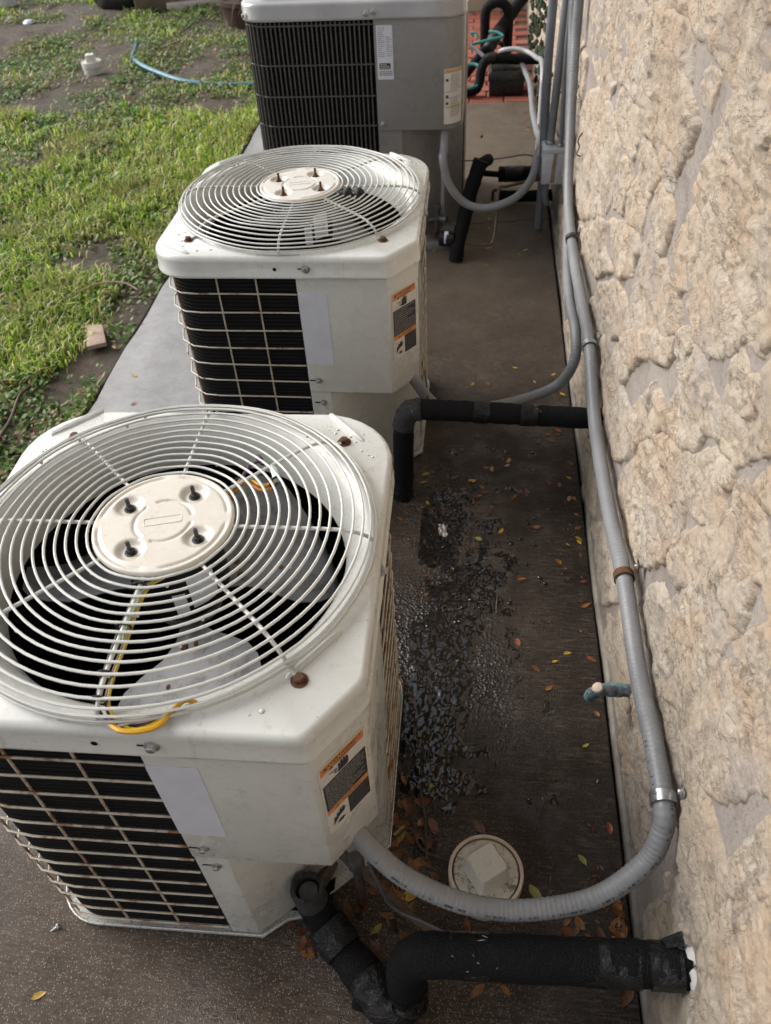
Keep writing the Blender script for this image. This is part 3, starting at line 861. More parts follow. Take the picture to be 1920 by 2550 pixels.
# the house eave above the wall: soffit boards and fascia
o = MB().box((-.24, -3.0, 2.56), (WALL_X + .22, 7.2, 2.66)).build('eave', M['stucco'], bevel=.01); to_wall(o)

# moss on the far stretch of wall, behind the conduits
b = MB()
for i in range(170):
    yv = rs.uniform(4.0, 6.2); zv = abs(rs.gauss(.25, .18))
    a0 = rs.uniform(.006, .022)
    ring = [(WALL_X - .036 + rs.uniform(-.004, .004), yv + a0 * math.cos(q * 1.047) * rs.uniform(.6, 1.3), zv + a0 * 1.4 * math.sin(q * 1.047) * rs.uniform(.6, 1.3)) for q in range(6)]
    b.add(ring + [(WALL_X - .046, yv, zv), (WALL_X - .01, yv, zv)], [(q, (q + 1) % 6, 6) for q in range(6)] + [((q + 1) % 6, q, 7) for q in range(6)])
o = b.build('moss', M['moss']); to_wall(o); o['kind'] = 'stuff'

# plaster wall closing the passage behind the pipes
tag(MB().box((-.6, 7.0, -.1), (WALL_X + .05, 7.2, 2.6)).build('plaster_wall', M['stucco']),
    'beige plaster wall closing the narrow passage behind the black pipes', 'wall')

# ------------------------------------------------------------------ grass and weeds
def visible_pts(n, seed):
    r_ = np.random.RandomState(seed)
    y = .3 + (9.6 - .3) * r_.rand(n) ** 1.15
    wdt = np.clip(.9 + (y - 1.2) * .68, .7, 5.4)
    x = SLAB_L - .008 - wdt * r_.rand(n)
    return x, y, r_
def patch(x, y):
    """1 where the lush grass grows, 0 where soil and weeds show"""
    g = np.exp(-(((x + 1.95) / .75) ** 2 + ((y - 3.75) / 1.15) ** 2)) * 1.25
    g += .8 * np.exp(-(((x + 1.55) / .3) ** 2 + ((y - 4.4) / .8) ** 2))
    g += .7 * np.exp(-(((x + 3.2) / .5) ** 2 + ((y - 8.1) / .5) ** 2))
    g += .45 * np.exp(-(((x + 1.55) / .16) ** 2 + ((y - 2.35) / .5) ** 2))
    bare = 1.0 * np.exp(-(((x + 2.6) / .35) ** 2 + ((y - 5.2) / .35) ** 2)) + .9 * np.exp(-(((x + 1.6) / .5) ** 2 + ((y - 5.75) / .4) ** 2)) + .7 * np.exp(-(((x + 3.6) / .6) ** 2 + ((y - 6.9) / .5) ** 2))
    bare = bare + .8 * np.exp(-(((x + 1.33) / .10) ** 2 + ((y - 2.0) / .8) ** 2))
    return g - bare - .08 + .62 * fbm(x * 2.6, y * 2.6, 4, .6)
def blades(name, n, seed, hmin, hmax, wid, thr, mat):
    x, y, r_ = visible_pts(n, seed)
    pv = patch(x, y)
    k = (pv + .22 * r_.randn(n)) > thr
    x, y, pv = x[k], y[k], pv[k]; n = len(x)
    z = lawn_z(x, y)
    h = (hmin + (hmax - hmin) * r_.rand(n)) * (.7 + .4 * np.clip(pv, 0, 1))
    a = r_.rand(n) * 6.283; lean = .25 + .9 * r_.rand(n); b = a + r_.uniform(-.6, .6, n)
    dx, dy = np.cos(b) * lean * h, np.sin(b) * lean * h
    w = wid * (.6 + .8 * r_.rand(n)) * (1 + .12 * (y - 2))
    px, py = -np.sin(a) * w, np.cos(a) * w
    P = np.zeros((n, 5, 3))
    P[:, 0] = np.stack([x - px, y - py, z - .004], -1); P[:, 1] = np.stack([x + px, y + py, z - .004], -1)
    P[:, 2] = np.stack([x + dx * .4 + px * .8, y + dy * .4 + py * .8, z + h * .62], -1)
    P[:, 3] = np.stack([x + dx * .4 - px * .8, y + dy * .4 - py * .8, z + h * .62], -1)
    P[:, 4] = np.stack([x + dx, y + dy, z + h * (1 - .25 * lean)], -1)
    i0 = np.arange(n)[:, None] * 5
    F = np.concatenate([i0 + np.array([[0, 1, 2]]), i0 + np.array([[0, 2, 3]]), i0 + np.array([[3, 2, 4]])], 0)
    return link(name, mesh_np(name, P.reshape(-1, 3), F, False), mat)
o = blades('grass', 135000, 21, .026, .072, .0030, .42, M['grass'])
tag(o, 'bright green grass growing in the lawn beside the slab', 'grass', kind='stuff')
def weeds(name, n, seed, mat):
    x, y, r_ = visible_pts(n, seed)
    pv = .75 * fbm(x * 3.1 + 9, y * 3.1, 4) + .35 * np.clip(patch(x, y), -.6, .6)
    k = (pv + .30 * r_.randn(n)) > .02
    x, y = x[k], y[k]; n = len(x)
    z = lawn_z(x, y) + .003 + .028 * r_.rand(n) ** 1.5
    s = (.0042 + .0062 * r_.rand(n)) * (1 + .04 * (y - 2)); a = r_.rand(n) * 6.283; ti = r_.uniform(-.7, .7, n); tj = r_.uniform(-.7, .7, n)
    P = np.zeros((n, 5, 3)); q = [(1.5, 0), (.35, .8), (-1, .35), (-1, -.35), (.35, -.8)]
    for i, (u, v) in enumerate(q):
        ux = (np.cos(a) * u - np.sin(a) * v) * s; uy = (np.sin(a) * u + np.cos(a) * v) * s
        P[:, i] = np.stack([x + ux, y + uy, np.maximum(z + ux * ti + uy * tj, lawn_z(x, y) + .001)], -1)
    F = np.arange(n)[:, None] * 5 + np.array([[0, 1, 2, 3, 4]])
    return link(name, mesh_np(name, P.reshape(-1, 3), F, False), mat)
o = weeds('weeds', 250000, 33, M['weed'])
tag(o, 'low leafy weeds and clover spread between bare soil', 'weeds', kind='stuff')
# ------------------------------------------------------------------ condenser units
def arc(cx, cy, r, a0, a1, n=8):
    return [(cx + r * math.cos(a0 + (a1 - a0) * i / n), cy + r * math.sin(a0 + (a1 - a0) * i / n)) for i in range(n + 1)]
PI = math.pi
def outline(h, r1, r4, r3, cx=.063, cy=.085):
    """CCW plan of the white unit: round front-left, back-left, back-right, chamfered front-right"""
    k = (.305 - h)
    p = []
    p += arc(-h + r1, -h + r1, r1, PI, 1.5 * PI)
    e = .006
    p += [(h - cx - e, -h), (h - cx + e * .6, -h + e * .8), (h - e * .5, -h + cy - e), (h, -h + cy + e)]
    p += arc(h - r3, h - r3, r3, 0, .5 * PI)
    p += arc(-h + r4, h - r4, r4, .5 * PI, PI)
    return p
def dense(poly, step):
    out = []
    n = len(poly)
    for i in range(n):
        a = Vector(poly[i]); b_ = Vector(poly[(i + 1) % n])
        k = max(1, int((b_ - a).length / step))
        for j in range(k):
            out.append(tuple(a.lerp(b_, j / k)))
    return out

def hexbolt(name, mat, parent, loc, r=.006, hgt=.005, rot=(0, 0, 0), washer=1.5):
    b = MB()
    b.lathe([(r * washer, 0), (r * washer, .0014), (r * washer * .8, .002)], 14)
    b.lathe([(r, .0015), (r, hgt), (r * .75, hgt + .0012)], 6)
    return b.build(name, mat, parent, loc, rot)

def flat(poly, th=.0006):
    """thin sheet standing in xz plane facing -y; poly (x,z) CCW seen from -y"""
    b = MB()
    b.loft([[(x, 0, z) for x, z in poly], [(x, -th, z) for x, z in poly]], True, True, True)
    return b
def rrect(x0, z0, x1, z1, r=.004, n=3):
    return arc(x0 + r, z0 + r, r, PI, 1.5 * PI, n) + arc(x1 - r, z0 + r, r, 1.5 * PI, 2 * PI, n) + arc(x1 - r, z1 - r, r, 0, .5 * PI, n) + arc(x0 + r, z1 - r, r, .5 * PI, PI, n)
def put_text(txt, size, mat, parent, x, z, y, bold=0.0, rot=0):
    me = text_mesh(txt, size, bold)
    return link('lettering', me, mat, parent, (x, y, z), (R(90), rot, 0))

def text_rows(b, x0, x1, z0, z1, rows, hgt, r_, y):
    """rows of word-length dashes where the print is too small to read"""
    for i in range(rows):
        z = z1 - (z1 - z0) * (i + .5) / rows
        x = x0
        end = x1 - r_.choice([0, 0, .1, .35]) * (x1 - x0)
        while x < end - .002:
            w = min(r_.uniform(.0025, .009), end - x)
            b.add([(x, y, z - hgt / 2), (x + w, y, z - hgt / 2), (x + w, y, z + hgt / 2), (x, y, z + hgt / 2)], [(0, 1, 2, 3)])
            x += w + .0014

def warning_label(root, P0, ang, w, z0, z1, seed):
    """orange, white and black warning sheet on the chamfered corner"""
    r_ = random.Random(seed)
    e = flat(rrect(-w / 2, z0, w / 2, z1, .005)).build('warning_label', M['paper'], root, (P0[0], P0[1], 0), (0, 0, ang))
    e['label'] = 'orange, white and black warning sticker with hand and flame pictograms'
    H = z1 - z0; a = w / 2 - .003
    def rect(name, x0, q0, x1, q1, mat, y):
        return flat([(x0, q0), (x1, q0), (x1, q1), (x0, q1)], .0003).build(name, mat, e, (0, y, 0))
    zt = z1 - .003
    rect('orange_band', -a, zt - .10 * H, a, zt, M['orange'], -.0007)
    rect('black_panel', -a, zt - .62 * H, a, zt - .245 * H, M['inkblack'], -.0007)
    rect('orange_band', -a, zt - .685 * H, a, zt - .62 * H, M['orange'], -.0009)
    rect('black_panel', -a * .05, zt - .955 * H, a, zt - .685 * H, M['inkblack'], -.0007)
    put_text('AVERTISSEMENT', .0085, M['ink'], e, .004, zt - .033 * H, -.0012, .00012)
    put_text('WARNING', .0085, M['ink'], e, .004, zt - .078 * H, -.0012, .00012)
    put_text('WARNING', .0075, M['ink'], e, .006, zt - .652 * H, -.0014, .00012)
    for (tx, tz, s_) in ((-a * .78, zt - .035 * H, .0042), (-a * .52, zt - .080 * H, .0042), (-a * .55, zt - .652 * H, .004)):
        flat([(tx - s_, tz - s_ * .8), (tx + s_, tz - s_ * .8), (tx, tz + s_ * .9)], .0003).build('triangle', M['ink'], e, (0, -.0009, 0))
    b = MB()
    text_rows(b, -a + .003, a - .003, zt - .61 * H, zt - .255 * H, 11, .0019, r_, -.0012)
    b.build('small_print', M['inkpale'], e)['kind'] = 'stuff'
    b = MB()
    text_rows(b, 0, a - .002, zt - .945 * H, zt - .695 * H, 12, .0010, r_, -.0012)
    b.build('small_print', M['inkgrey'], e)['kind'] = 'stuff'
    # hand with a spark
    zc = zt - .17 * H; xc = -.002
    b = MB()
    hand = [(xc - .009, zc - .010), (xc + .009, zc - .010), (xc + .011, zc - .001), (xc + .010, zc + .009), (xc + .0065, zc + .010), (xc + .006, zc + .002), (xc + .005, zc + .012), (xc + .002, zc + .012), (xc + .0015, zc + .003), (xc, zc + .012), (xc - .003, zc + .011), (xc - .003, zc + .002), (xc - .005, zc + .009), (xc - .0075, zc + .008), (xc - .0075, zc - .002)]
    b.add([(x, -.0012, z) for x, z in hand], [tuple(range(len(hand)))])
    zig = [(xc - .024, zc + .004), (xc - .012, zc + .001), (xc - .016, zc - .005), (xc - .006, zc - .007), (xc - .006, zc - .0055), (xc - .0135, zc - .0035), (xc - .0095, zc + .0025), (xc - .024, zc + .0055)]
    b.add([(x, -.0012, z) for x, z in zig], [tuple(range(len(zig)))])
    b.build('pictogram', M['ink'], e)
    # flame and burst
    b = MB()
    fx, fz = -a * .52, zt - .80 * H
    fl = [(fx - .013, fz - .016), (fx - .002, fz - .006), (fx + .009, fz - .003), (fx + .012, fz + .008), (fx + .008, fz + .006), (fx + .008, fz + .014), (fx + .004, fz + .007), (fx + .002, fz + .012), (fx - .001, fz + .004), (fx - .005, fz + .008), (fx - .006, fz - .001), (fx - .011, fz + .002), (fx - .011, fz - .006)]
    b.add([(x, -.0012, z) for x, z in fl], [tuple(range(len(fl)))])
    fz2 = zt - .905 * H
    star = [(fx + .002 + (.010 if i % 2 else .004) * math.cos(i * PI / 8), fz2 + (.006 if i % 2 else .0025) * math.sin(i * PI / 8)) for i in range(16)]
    b.add([(x, -.0012, z) for x, z in star], [tuple(range(16))])
    b.build('pictogram', M['ink'], e)
    return e

def white_unit(cx, cy, rz, label, seed, fan_a, wires, paint, wire_mat, bolt_mat, drops):
    r_ = random.Random(seed)
    u = empty('condenser_unit', (cx, cy, 0), rz)
    tag(u, label, 'air conditioner', 'cream condenser units')
    # ---- cap with the fan throat, lofted by angle so the plan turns into the round opening
    base = dense(outline(.305, .085, .12, .12), .02)
    ang = [math.atan2(y, x) for x, y in base]
    order = sorted(range(len(base)), key=lambda i: ang[i])
    base = [base[i] for i in order]; ang = [ang[i] for i in order]
    def inset(k, z): return [(x * (1 - k / max(.2, math.hypot(x, y))), y * (1 - k / max(.2, math.hypot(x, y))), z) for x, y in base]
    def circ(rad, z): return [(rad * math.cos(a), rad * math.sin(a), z) for a in ang]
    b = MB()
    b.loft([inset(.010, .652), inset(.0025, .648), inset(0, .650), inset(0, .655), inset(.0025, .658), inset(.002, .686), inset(.0035, .693), inset(.008, .698), inset(.013, .6995), circ(.2955, .7010), circ(.291, .7045), circ(.287, .7050), circ(.280, .7025), circ(.268, .693), circ(.257, .678), circ(.251, .662), circ(.2475, .645), circ(.2465, .628)], True)
    cap = b.build('top_cover', paint, u, sharp=50)
    for (px, py, a) in ((.236, -.185, R(52)), (.222, .262, R(-48)), (-.245, -.262, R(-35)), (-.235, .265, R(45))):
        q = [(px + t * math.cos(a) * .048, py + t * math.sin(a) * .048, .6995) for t in (-1, -.9, -.5, 0, .5, .9, 1)]
        MB().tube(q, [.001, .0045, .006, .006, .006, .0045, .001], 8).build('raised_rib', paint, cap)
    for sx, sy in ((1, -1), (1, 1), (-1, -1), (-1, 1)):
        hexbolt('cap_bolt', M['rust'], cap, (sx * .2235, sy * .2235, .700), .0070, .008, washer=1.6)
    # screws and a hole along the front skirt
    hexbolt('screw', M['zinc'], cap, (.058, -.3035, .672), .0065, .006, (R(90), 0, 0))
    MB().lathe([(.0042, 0), (.0042, .0006)], 12).build('screw_hole', M['black_in'], cap, (-.012, -.3032, .671), (R(90), 0, 0))
    MB().box((.040, -.3038, .6708), (.050, -.3028, .6735)).build('screw_slot', M['black_in'], cap)
    hexbolt('screw', M['zinc'], cap, (.3035, -.02, .672), .0055, .006, (R(90), 0, R(90)))
    # ---- coil and its wire guard: open run from the front round left, back and right
    def run(h, r1=.075):
        k = h
        p = [(.028, -k)] + [(-.05, -k), (-.12, -k)] + list(reversed(arc(-k + r1, -k + r1, r1, PI, 1.5 * PI))) + [(-k, 0)]
        p += list(reversed(arc(-k + .11, k - .11, .11, .5 * PI, PI))) + [(0, k)] + list(reversed(arc(k - .11, k - .11, .11, 0, .5 * PI)))
        p += [(k, .0), (k, -.05)]
        return p
    o1, i1 = run(.283), run(.258, .055)
    b = MB()
    b.loft([[(x, y, .648) for x, y in i1], [(x, y, .0095) for x, y in i1], [(x, y, .0095) for x, y in o1], [(x, y, .648) for x, y in o1], [(x, y, .648) for x, y in i1]], False)
    b.build('coil', M['coil'], u, sharp=30)
    gpath = run(.2925)
    gd = []
    for i in range(len(gpath) - 1):
        a = Vector(gpath[i]); c = Vector(gpath[i + 1]); k = max(1, int((c - a).length / .012))
        gd += [tuple(a.lerp(c, j / k)) for j in range(k)]
    gd.append(gpath[-1])
    guard = empty('coil_guard', parent=u)
    for i in range(13):
        z = .604 - i * .0478
        b = MB().tube([(x, y, z + .0008 * math.sin(k * .5 + i)) for k, (x, y) in enumerate(gd[::3] + [gd[-1]])], .0020, 6)
        b.build('guard_wire', wire_mat, guard)
    acc = 0; nxt = .083
    for i in range(1, len(gd)):
        acc += math.dist(gd[i], gd[i - 1])
        if acc >= nxt:
            nxt += .1
            x, y = gd[i]; q = math.hypot(x, y); s = 1 - .0035 / q
            MB().tube([(x * s, y * s, .648), (x * s, y * s, .35), (x * s, y * s, .012)], .0021, 6).build('guard_upright', M['wire3'] if (cy > 1 and x < -.2) else wire_mat, guard)
    # ---- panels of the front-right corner
    b = MB().prism([(.030, -.2965), (.238, -.2965), (.2990, -.2150), (.2990, -.045), (.270, -.035), (.225, -.16), (.06, -.27), (.030, -.27)], .336, .6485)
    cp = b.build('control_panel', paint, u, sharp=40, bevel=.0035, bevel_seg=3)
    b = MB().prism([(.030, -.2930), (.080, -.2930), (.2900, -.112), (.2900, -.04), (.280, -.04), (.280, -.108), (.076, -.283), (.030, -.283)], .012, .340)
    sp = b.build('service_panel', paint, u, sharp=20, bevel=.002, bevel_seg=2)
    for (sx, sz, par) in ((.055, .372, cp), (.060, .303, sp)):
        yy_ = -.2968 if par is cp else -.2933
        hexbolt('screw', M['zinc'], par, (sx, yy_, sz), .0055, .006, (R(90), 0, 0))
        MB().box((sx - .022, yy_ - .0004, sz - .0016), (sx - .007, yy_ + .001, sz + .0016)).build('screw_slot', M['black_in'], par)
    for (sx, sy, sz) in ((.165, -.213, .17), (.147, -.228, .11)):
        MB().lathe([(.011, 0), (.0085, .0012), (.004, .0006)], 16).build('knockout', paint, sp, (sx, sy, sz), (R(90), 0, R(41)))
    # ---- base pan
    pan = [(x * 1.0, y * 1.0) for x, y in arc(-.298 + .08, -.298 + .08, .08, PI, 1.5 * PI)] + [(.086, -.298), (.125, -.268), (.150, -.262), (.297, -.125)] + arc(.298 - .1, .298 - .1, .1, 0, .5 * PI) + arc(-.298 + .1, .298 - .1, .1, .5 * PI, PI)
    n_ = len(pan)
    def ps(k, z): return [(x * k, y * k, z) for x, y in pan]
    b = MB().loft([ps(.97, .0), ps(.985, .001), ps(.998, .004), ps(1.0, .013), ps(.993, .0135), ps(.988, .006)], True, True, True)
    b.build('base_pan', paint, u, sharp=45)
    MB().box((-.25, -.25, .0065), (.2, .26, .011)).build('base_floor', M['black_in'], u)
    # ---- fan: motor, hub and three pitched blades
    mo_ = MB().lathe([(.02, .595), (.066, .600), (.070, .61), (.070, .700), (.064, .712), (.05, .716)], 28).build('motor', M['motor'], u, sharp=40)
    for (a, w_, q0, q1) in ((R(-42), .30, .625, .685), (R(-72), .13, .615, .66)):
        bb = MB()
        bb.loft([[(.0706 * math.cos(a + w_ * t), .0706 * math.sin(a + w_ * t), q0) for t in (-1, -.5, 0, .5, 1)], [(.0706 * math.cos(a + w_ * t), .0706 * math.sin(a + w_ * t), q1) for t in (-1, -.5, 0, .5, 1)]], False)
        bb.build('motor_label', M['sticker_white'], mo_)
    fan = MB().lathe([(.012, .56), (.05, .562), (.05, .572), (.012, .575)], 20).build('fan_hub', M['blade'], u, rot=(0, 0, fan_a))
    bl_prof = [(.040, -.30, .30), (.075, -.30, .26), (.105, -.42, .38), (.135, -.58, .50), (.165, -.66, .56), (.195, -.64, .54), (.220, -.58, .49), (.231, -.52, .43), (.236, -.30, .25)]
    for kb in range(3):
        top = []; bot = []
        for rad, a0, a1 in bl_prof:
            lt, lb = [], []
            for j in range(9):
                t_ = j / 8; a = a0 + (a1 - a0) * t_
                z = .578 + .105 * (t_ - .5) * (rad / .23) * 1.0 - .012 * math.sin(PI * t_)
                lt.append((rad * math.cos(a), rad * math.sin(a), z + .0012)); lb.append((rad * math.cos(a), rad * math.sin(a), z - .0012))
            top.append(lt); bot.append(lb)
        n9 = 9; m9 = len(bl_prof)
        vs = [p for l in top for p in l] + [p for l in bot for p in l]
        fs = []
        for i in range(m9 - 1):
            for j in range(n9 - 1):
                a_, b_, c_, d_ = i * n9 + j, i * n9 + j + 1, (i + 1) * n9 + j + 1, (i + 1) * n9 + j
                fs.append((a_, d_, c_, b_)); o_ = m9 * n9
                fs.append((a_ + o_, b_ + o_, c_ + o_, d_ + o_))
        edge = [i * n9 for i in range(m9)] + [(m9 - 1) * n9 + j for j in range(1, n9)] + [i * n9 + n9 - 1 for i in range(m9 - 2, -1, -1)] + [j for j in range(n9 - 2, 0, -1)]
        for i in range(len(edge)):
            a_, b_ = edge[i], edge[(i + 1) % len(edge)]; o_ = m9 * n9
            fs.append((a_, b_, b_ + o_, a_ + o_))
        bo = MB().add(vs, fs).build('blade', M['blade'], fan, rot=(0, 0, kb * 2 * PI / 3), sharp=60)
        # rivets on the blade arm
    for kb in range(3):
        for (rad, da) in ((.088, -.12), (.095, .12), (.15, -.22)):
            a = kb * 2 * PI / 3 + da
            MB().lathe([(.006, .0), (.006, .002), (.003, .0032)], 10).build('rivet', M['rust'], fan, (rad * math.cos(a), rad * math.sin(a), .578 + .105 * (.5 + (da + .02) / 1.0 - .5) * (rad / .23) - .009))
    MB().lathe([(.11, .02), (.115, .03), (.115, .30), (.10, .33), (.03, .35)], 20).build('compressor', M['black_in'], u)
    # ---- fan guard
    fg = empty('fan_guard', parent=u)
    ZF = .736
    rads = [.104 + .0143 * i for i in range(10)]
    prof = [(r0, ZF) for r0 in rads]
    for i in range(1, 7):
        a = i / 6 * .5 * PI
        prof.append((.2327 + .0640 * math.sin(a), ZF - .0265 * (1 - math.cos(a))))
    for rad, z in prof:
        q = [(rad * math.cos(2 * PI * i / 72), rad * math.sin(2 * PI * i / 72), z + .0007 * math.sin(i * .9 + rad * 50)) for i in range(72)]
        MB().tube(q, .0020, 6, closed=True).build('guard_ring', M['guard'], fg)
    for s in range(8):
        a = s * PI / 4
        sp_ = [(.085, ZF - .0045), (.15, ZF - .0045), (.225, ZF - .0045)]
        for i in range(1, 8):
            t_ = i / 7 * .5 * PI
            sp_.append((.2300 + .0640 * math.sin(t_), ZF - .0048 - .0262 * (1 - math.cos(t_))))
        if s % 2: sp_.append((.312, .7015))
        MB().tube([(rr * math.cos(a), rr * math.sin(a), zz_) for rr, zz_ in sp_], .0028, 7).build('guard_spoke', M['guard'], fg)
    # hub plate with four dished stud wells, a ring of stamped grooves and a stamped badge
    nr, na = 64, 120
    vs = []; fs = []
    wells = [(.063 * math.cos(R(a)), .063 * math.sin(R(a))) for a in (62, 155, 242, 333)]
    for i in range(nr + 1):
        rad = .0985 * i / nr
        for j in range(na):
            a = 2 * PI * j / na
            x, y = rad * math.cos(a), rad * math.sin(a)
            z = ZF + .0035
            for wx, wy in wells:
                d_ = math.hypot(x - wx, (y - wy))
                z -= .0065 * max(0, min(1, (.0205 - d_) / .007))
            if abs(rad - .089) < .004 and (j % 30) > 4: z -= .0024 * (1 - abs(rad - .089) / .004)
            if abs(rad - .040) < .004 and (j % 40) > 6: z -= .0024 * (1 - abs(rad - .040) / .004)
            if i == nr: z -= .006
            elif i == nr - 1: z -= .0012
            vs.append((x, y, z))
    for i in range(nr):
        for j in range(na):
            k_ = (j + 1) % na
            fs.append((i * na + j, (i + 1) * na + j, (i + 1) * na + k_, i * na + k_))
    hubp = MB().add(vs, fs).build('hub_plate', M['hub'], fg, sharp=0)
    MB().tube([(x, y, ZF + .0036) for x, y in [(-.024, -.007), (.024, -.007), (.026, -.005), (.026, .005), (.024, .007), (-.024, .007), (-.026, .005), (-.026, -.005)]], .0006, 6, closed=True).build('stamped_badge', M['hub'], fg, rot=(0, 0, R(14)))
    for wx, wy in wells:
        b = MB()
        b.lathe([(.0085, 0), (.0085, .0012)], 14)
        b.lathe([(.0056, .001), (.0056, .0060), (.0044, .0072)], 6)
        b.lathe([(.0030, .007), (.0030, .020), (.0024, .021)], 9)
        b.build('stud', bolt_mat, fg, (wx, wy, ZF - .0032), (0, 0, r_.uniform(0, 1)))
    # ---- stickers
    st = flat(rrect(.030 + .001, .418, .098, .612, .004)).build('blank_label', M['sticker_white'], u, (0, -.2967, 0))
    st['label'] = 'blank pale sticker faded to bluish white'
    a = math.atan2(.0815, .061)
    warning_label(u, (.238 + .0305 + .0004, -.2965 + .04075 - .0004), a, .084, .428, .604, seed)
    # ---- rain drops standing on the enamel
    b = MB()
    for i in range(drops):
        a = r_.uniform(0, 2 * PI)
        while True:
            x, y = r_.uniform(-.29, .29), r_.uniform(-.29, .29)
            if math.hypot(x, y) > .302 and math.hypot(max(0, abs(x) - .2), max(0, abs(y) - .2)) < .075 and not (x > .2 and y < -.18): break
        s = r_.choice([.0010, .0014, .0018, .0022, .003]) * r_.uniform(.7, 1.2)
        z0 = .7004
        b.lathe([(s, 0), (s * .8, s * .35), (s * .4, s * .5)], 9, (x, y, z0))
    for i in range(drops // 3):
        a = r_.choice(range(8)) * PI / 4 + r_.uniform(-.5, .5); rad, z = r_.choice(prof[:12]); s = r_.uniform(.0018, .0030)
        b.lathe([(s * .3, -s * 1.6), (s * .9, -s * .7), (s, 0), (s * .5, s * .6)], 8, (rad * math.cos(a), rad * math.sin(a), z - .0022))
    o = b.build('water_drops', M['drop'], u, sharp=0); o['kind'] = 'stuff'
    return u

U1 = white_unit(-.417, .742, R(.8), 'nearest cream condenser unit with coloured wires along its fan guard', 5, R(-74), True, M['paint'], M['wire1'], M['bolt'], 70)
U2 = white_unit(-.428, 1.900, R(0), 'middle cream condenser unit, wet top, black tape bundle under its fan guard', 8, R(-40), False, M['paint2'], M['wire2'], M['rust'], 110)

# coloured fan-motor wires tied under the nearest unit's guard
def wire(name, mat, parent, pts, r=.0022, off=None):
    c = parent.location
    q = [(p[0] - c.x, p[1] - c.y, p[2]) for p in pts]
    return MB().tube(spline(q, .006), r, 6).build(name, mat, parent)
for k, (mt, dx, dz) in enumerate((('w_black', -.006, -.004), ('w_brown', .0045, -.006), ('w_yellow', .008, -.003), ('w_peach', .006, -.0005), ('w_green', .0035, -.002))):
    end = .455 if mt in ('w_black', 'w_brown', 'w_yellow') else .560
    pts = [(-.405 + dx, .660, .715), (-.418 + dx, .636, .7245 + dz), (-.419 + dx * .9, .59, .7265 + dz), (-.419 + dx * 1.1, .55, .7265 + dz), (-.418 + dx, .50, .7255 + dz)]
    if end < .5:
        pts += [(-.416 + dx, .468, .7195 + dz), (-.405 + dx, .452, .711 + dz), (-.385 + dx, .4445 - k * .0012, .7065 + dz), (-.36, .4470 - k * .002, .706), (-.338, .459, .7045 + k * .001), (-.326, .472, .700), (-.308, .480 + k * .002, .690)]
    else:
        pts = pts[:-1] + [(-.418 + dx, .545, .720 + dz)]
    wire('fan_wire', M[mt], U1, pts, .0021 if mt != 'w_brown' else .0026)
wire('fan_wire', M['w_gold'], U1, [(-.40, .444, .7060), (-.385, .436, .7085), (-.365, .4365, .7085), (-.347, .443, .708), (-.337, .455, .709), (-.329, .469, .710), (-.320, .480, .709), (-.306, .479, .700)], .0032)
wire('fan_wire', M['w_white'], U1, [(-.412, .452, .707), (-.40, .443, .7045), (-.385, .4455, .7065), (-.372, .450, .708), (-.352, .459, .706), (-.34, .464, .700)], .0020)
wire('fan_wire', M['w_gold'], U1, [(-.352, .785, .715), (-.344, .812, .726), (-.331, .838, .7285), (-.316, .842, .7285), (-.301, .832, .7275), (-.288, .831, .7285), (-.279, .838, .7285)], .0026)
wire('fan_wire', M['w_orange'], U1, [(-.350, .782, .711), (-.342, .808, .722), (-.329, .833, .7245), (-.315, .837, .7245), (-.301, .826, .7235), (-.288, .825, .7245), (-.280, .834, .7245)], .0024)
wire('fan_wire', M['w_purple'], U1, [(-.345, .80, .712), (-.338, .835, .720), (-.329, .853, .7265), (-.322, .873, .729), (-.309, .884, .729)], .0024)
wire('wire_connector', M['w_nut'], U1, [(-.277, .842, .7285), (-.281, .855, .7290), (-.288, .868, .7285)], .0058)
for (x, y, z, a) in ((-.4185, .632, .729, 0), (-.4185, .566, .729, 0), (-.4185, .497, .728, 0), (-.417, .466, .7225, 0), (-.334, .836, .7285, R(45)), (-.309, .884, .7305, R(-45)), (-.279, .838, .7285, R(60))):
    ring = [(x + .0095 * math.cos(q * PI / 6) * math.cos(a) - U1.location.x, y + .0095 * math.cos(q * PI / 6) * math.sin(a) - U1.location.y, z + .0075 * math.sin(q * PI / 6)) for q in range(12)]
    MB().tube(ring, .0018, 5, closed=True).build('cable_tie', M['w_black'], U1)
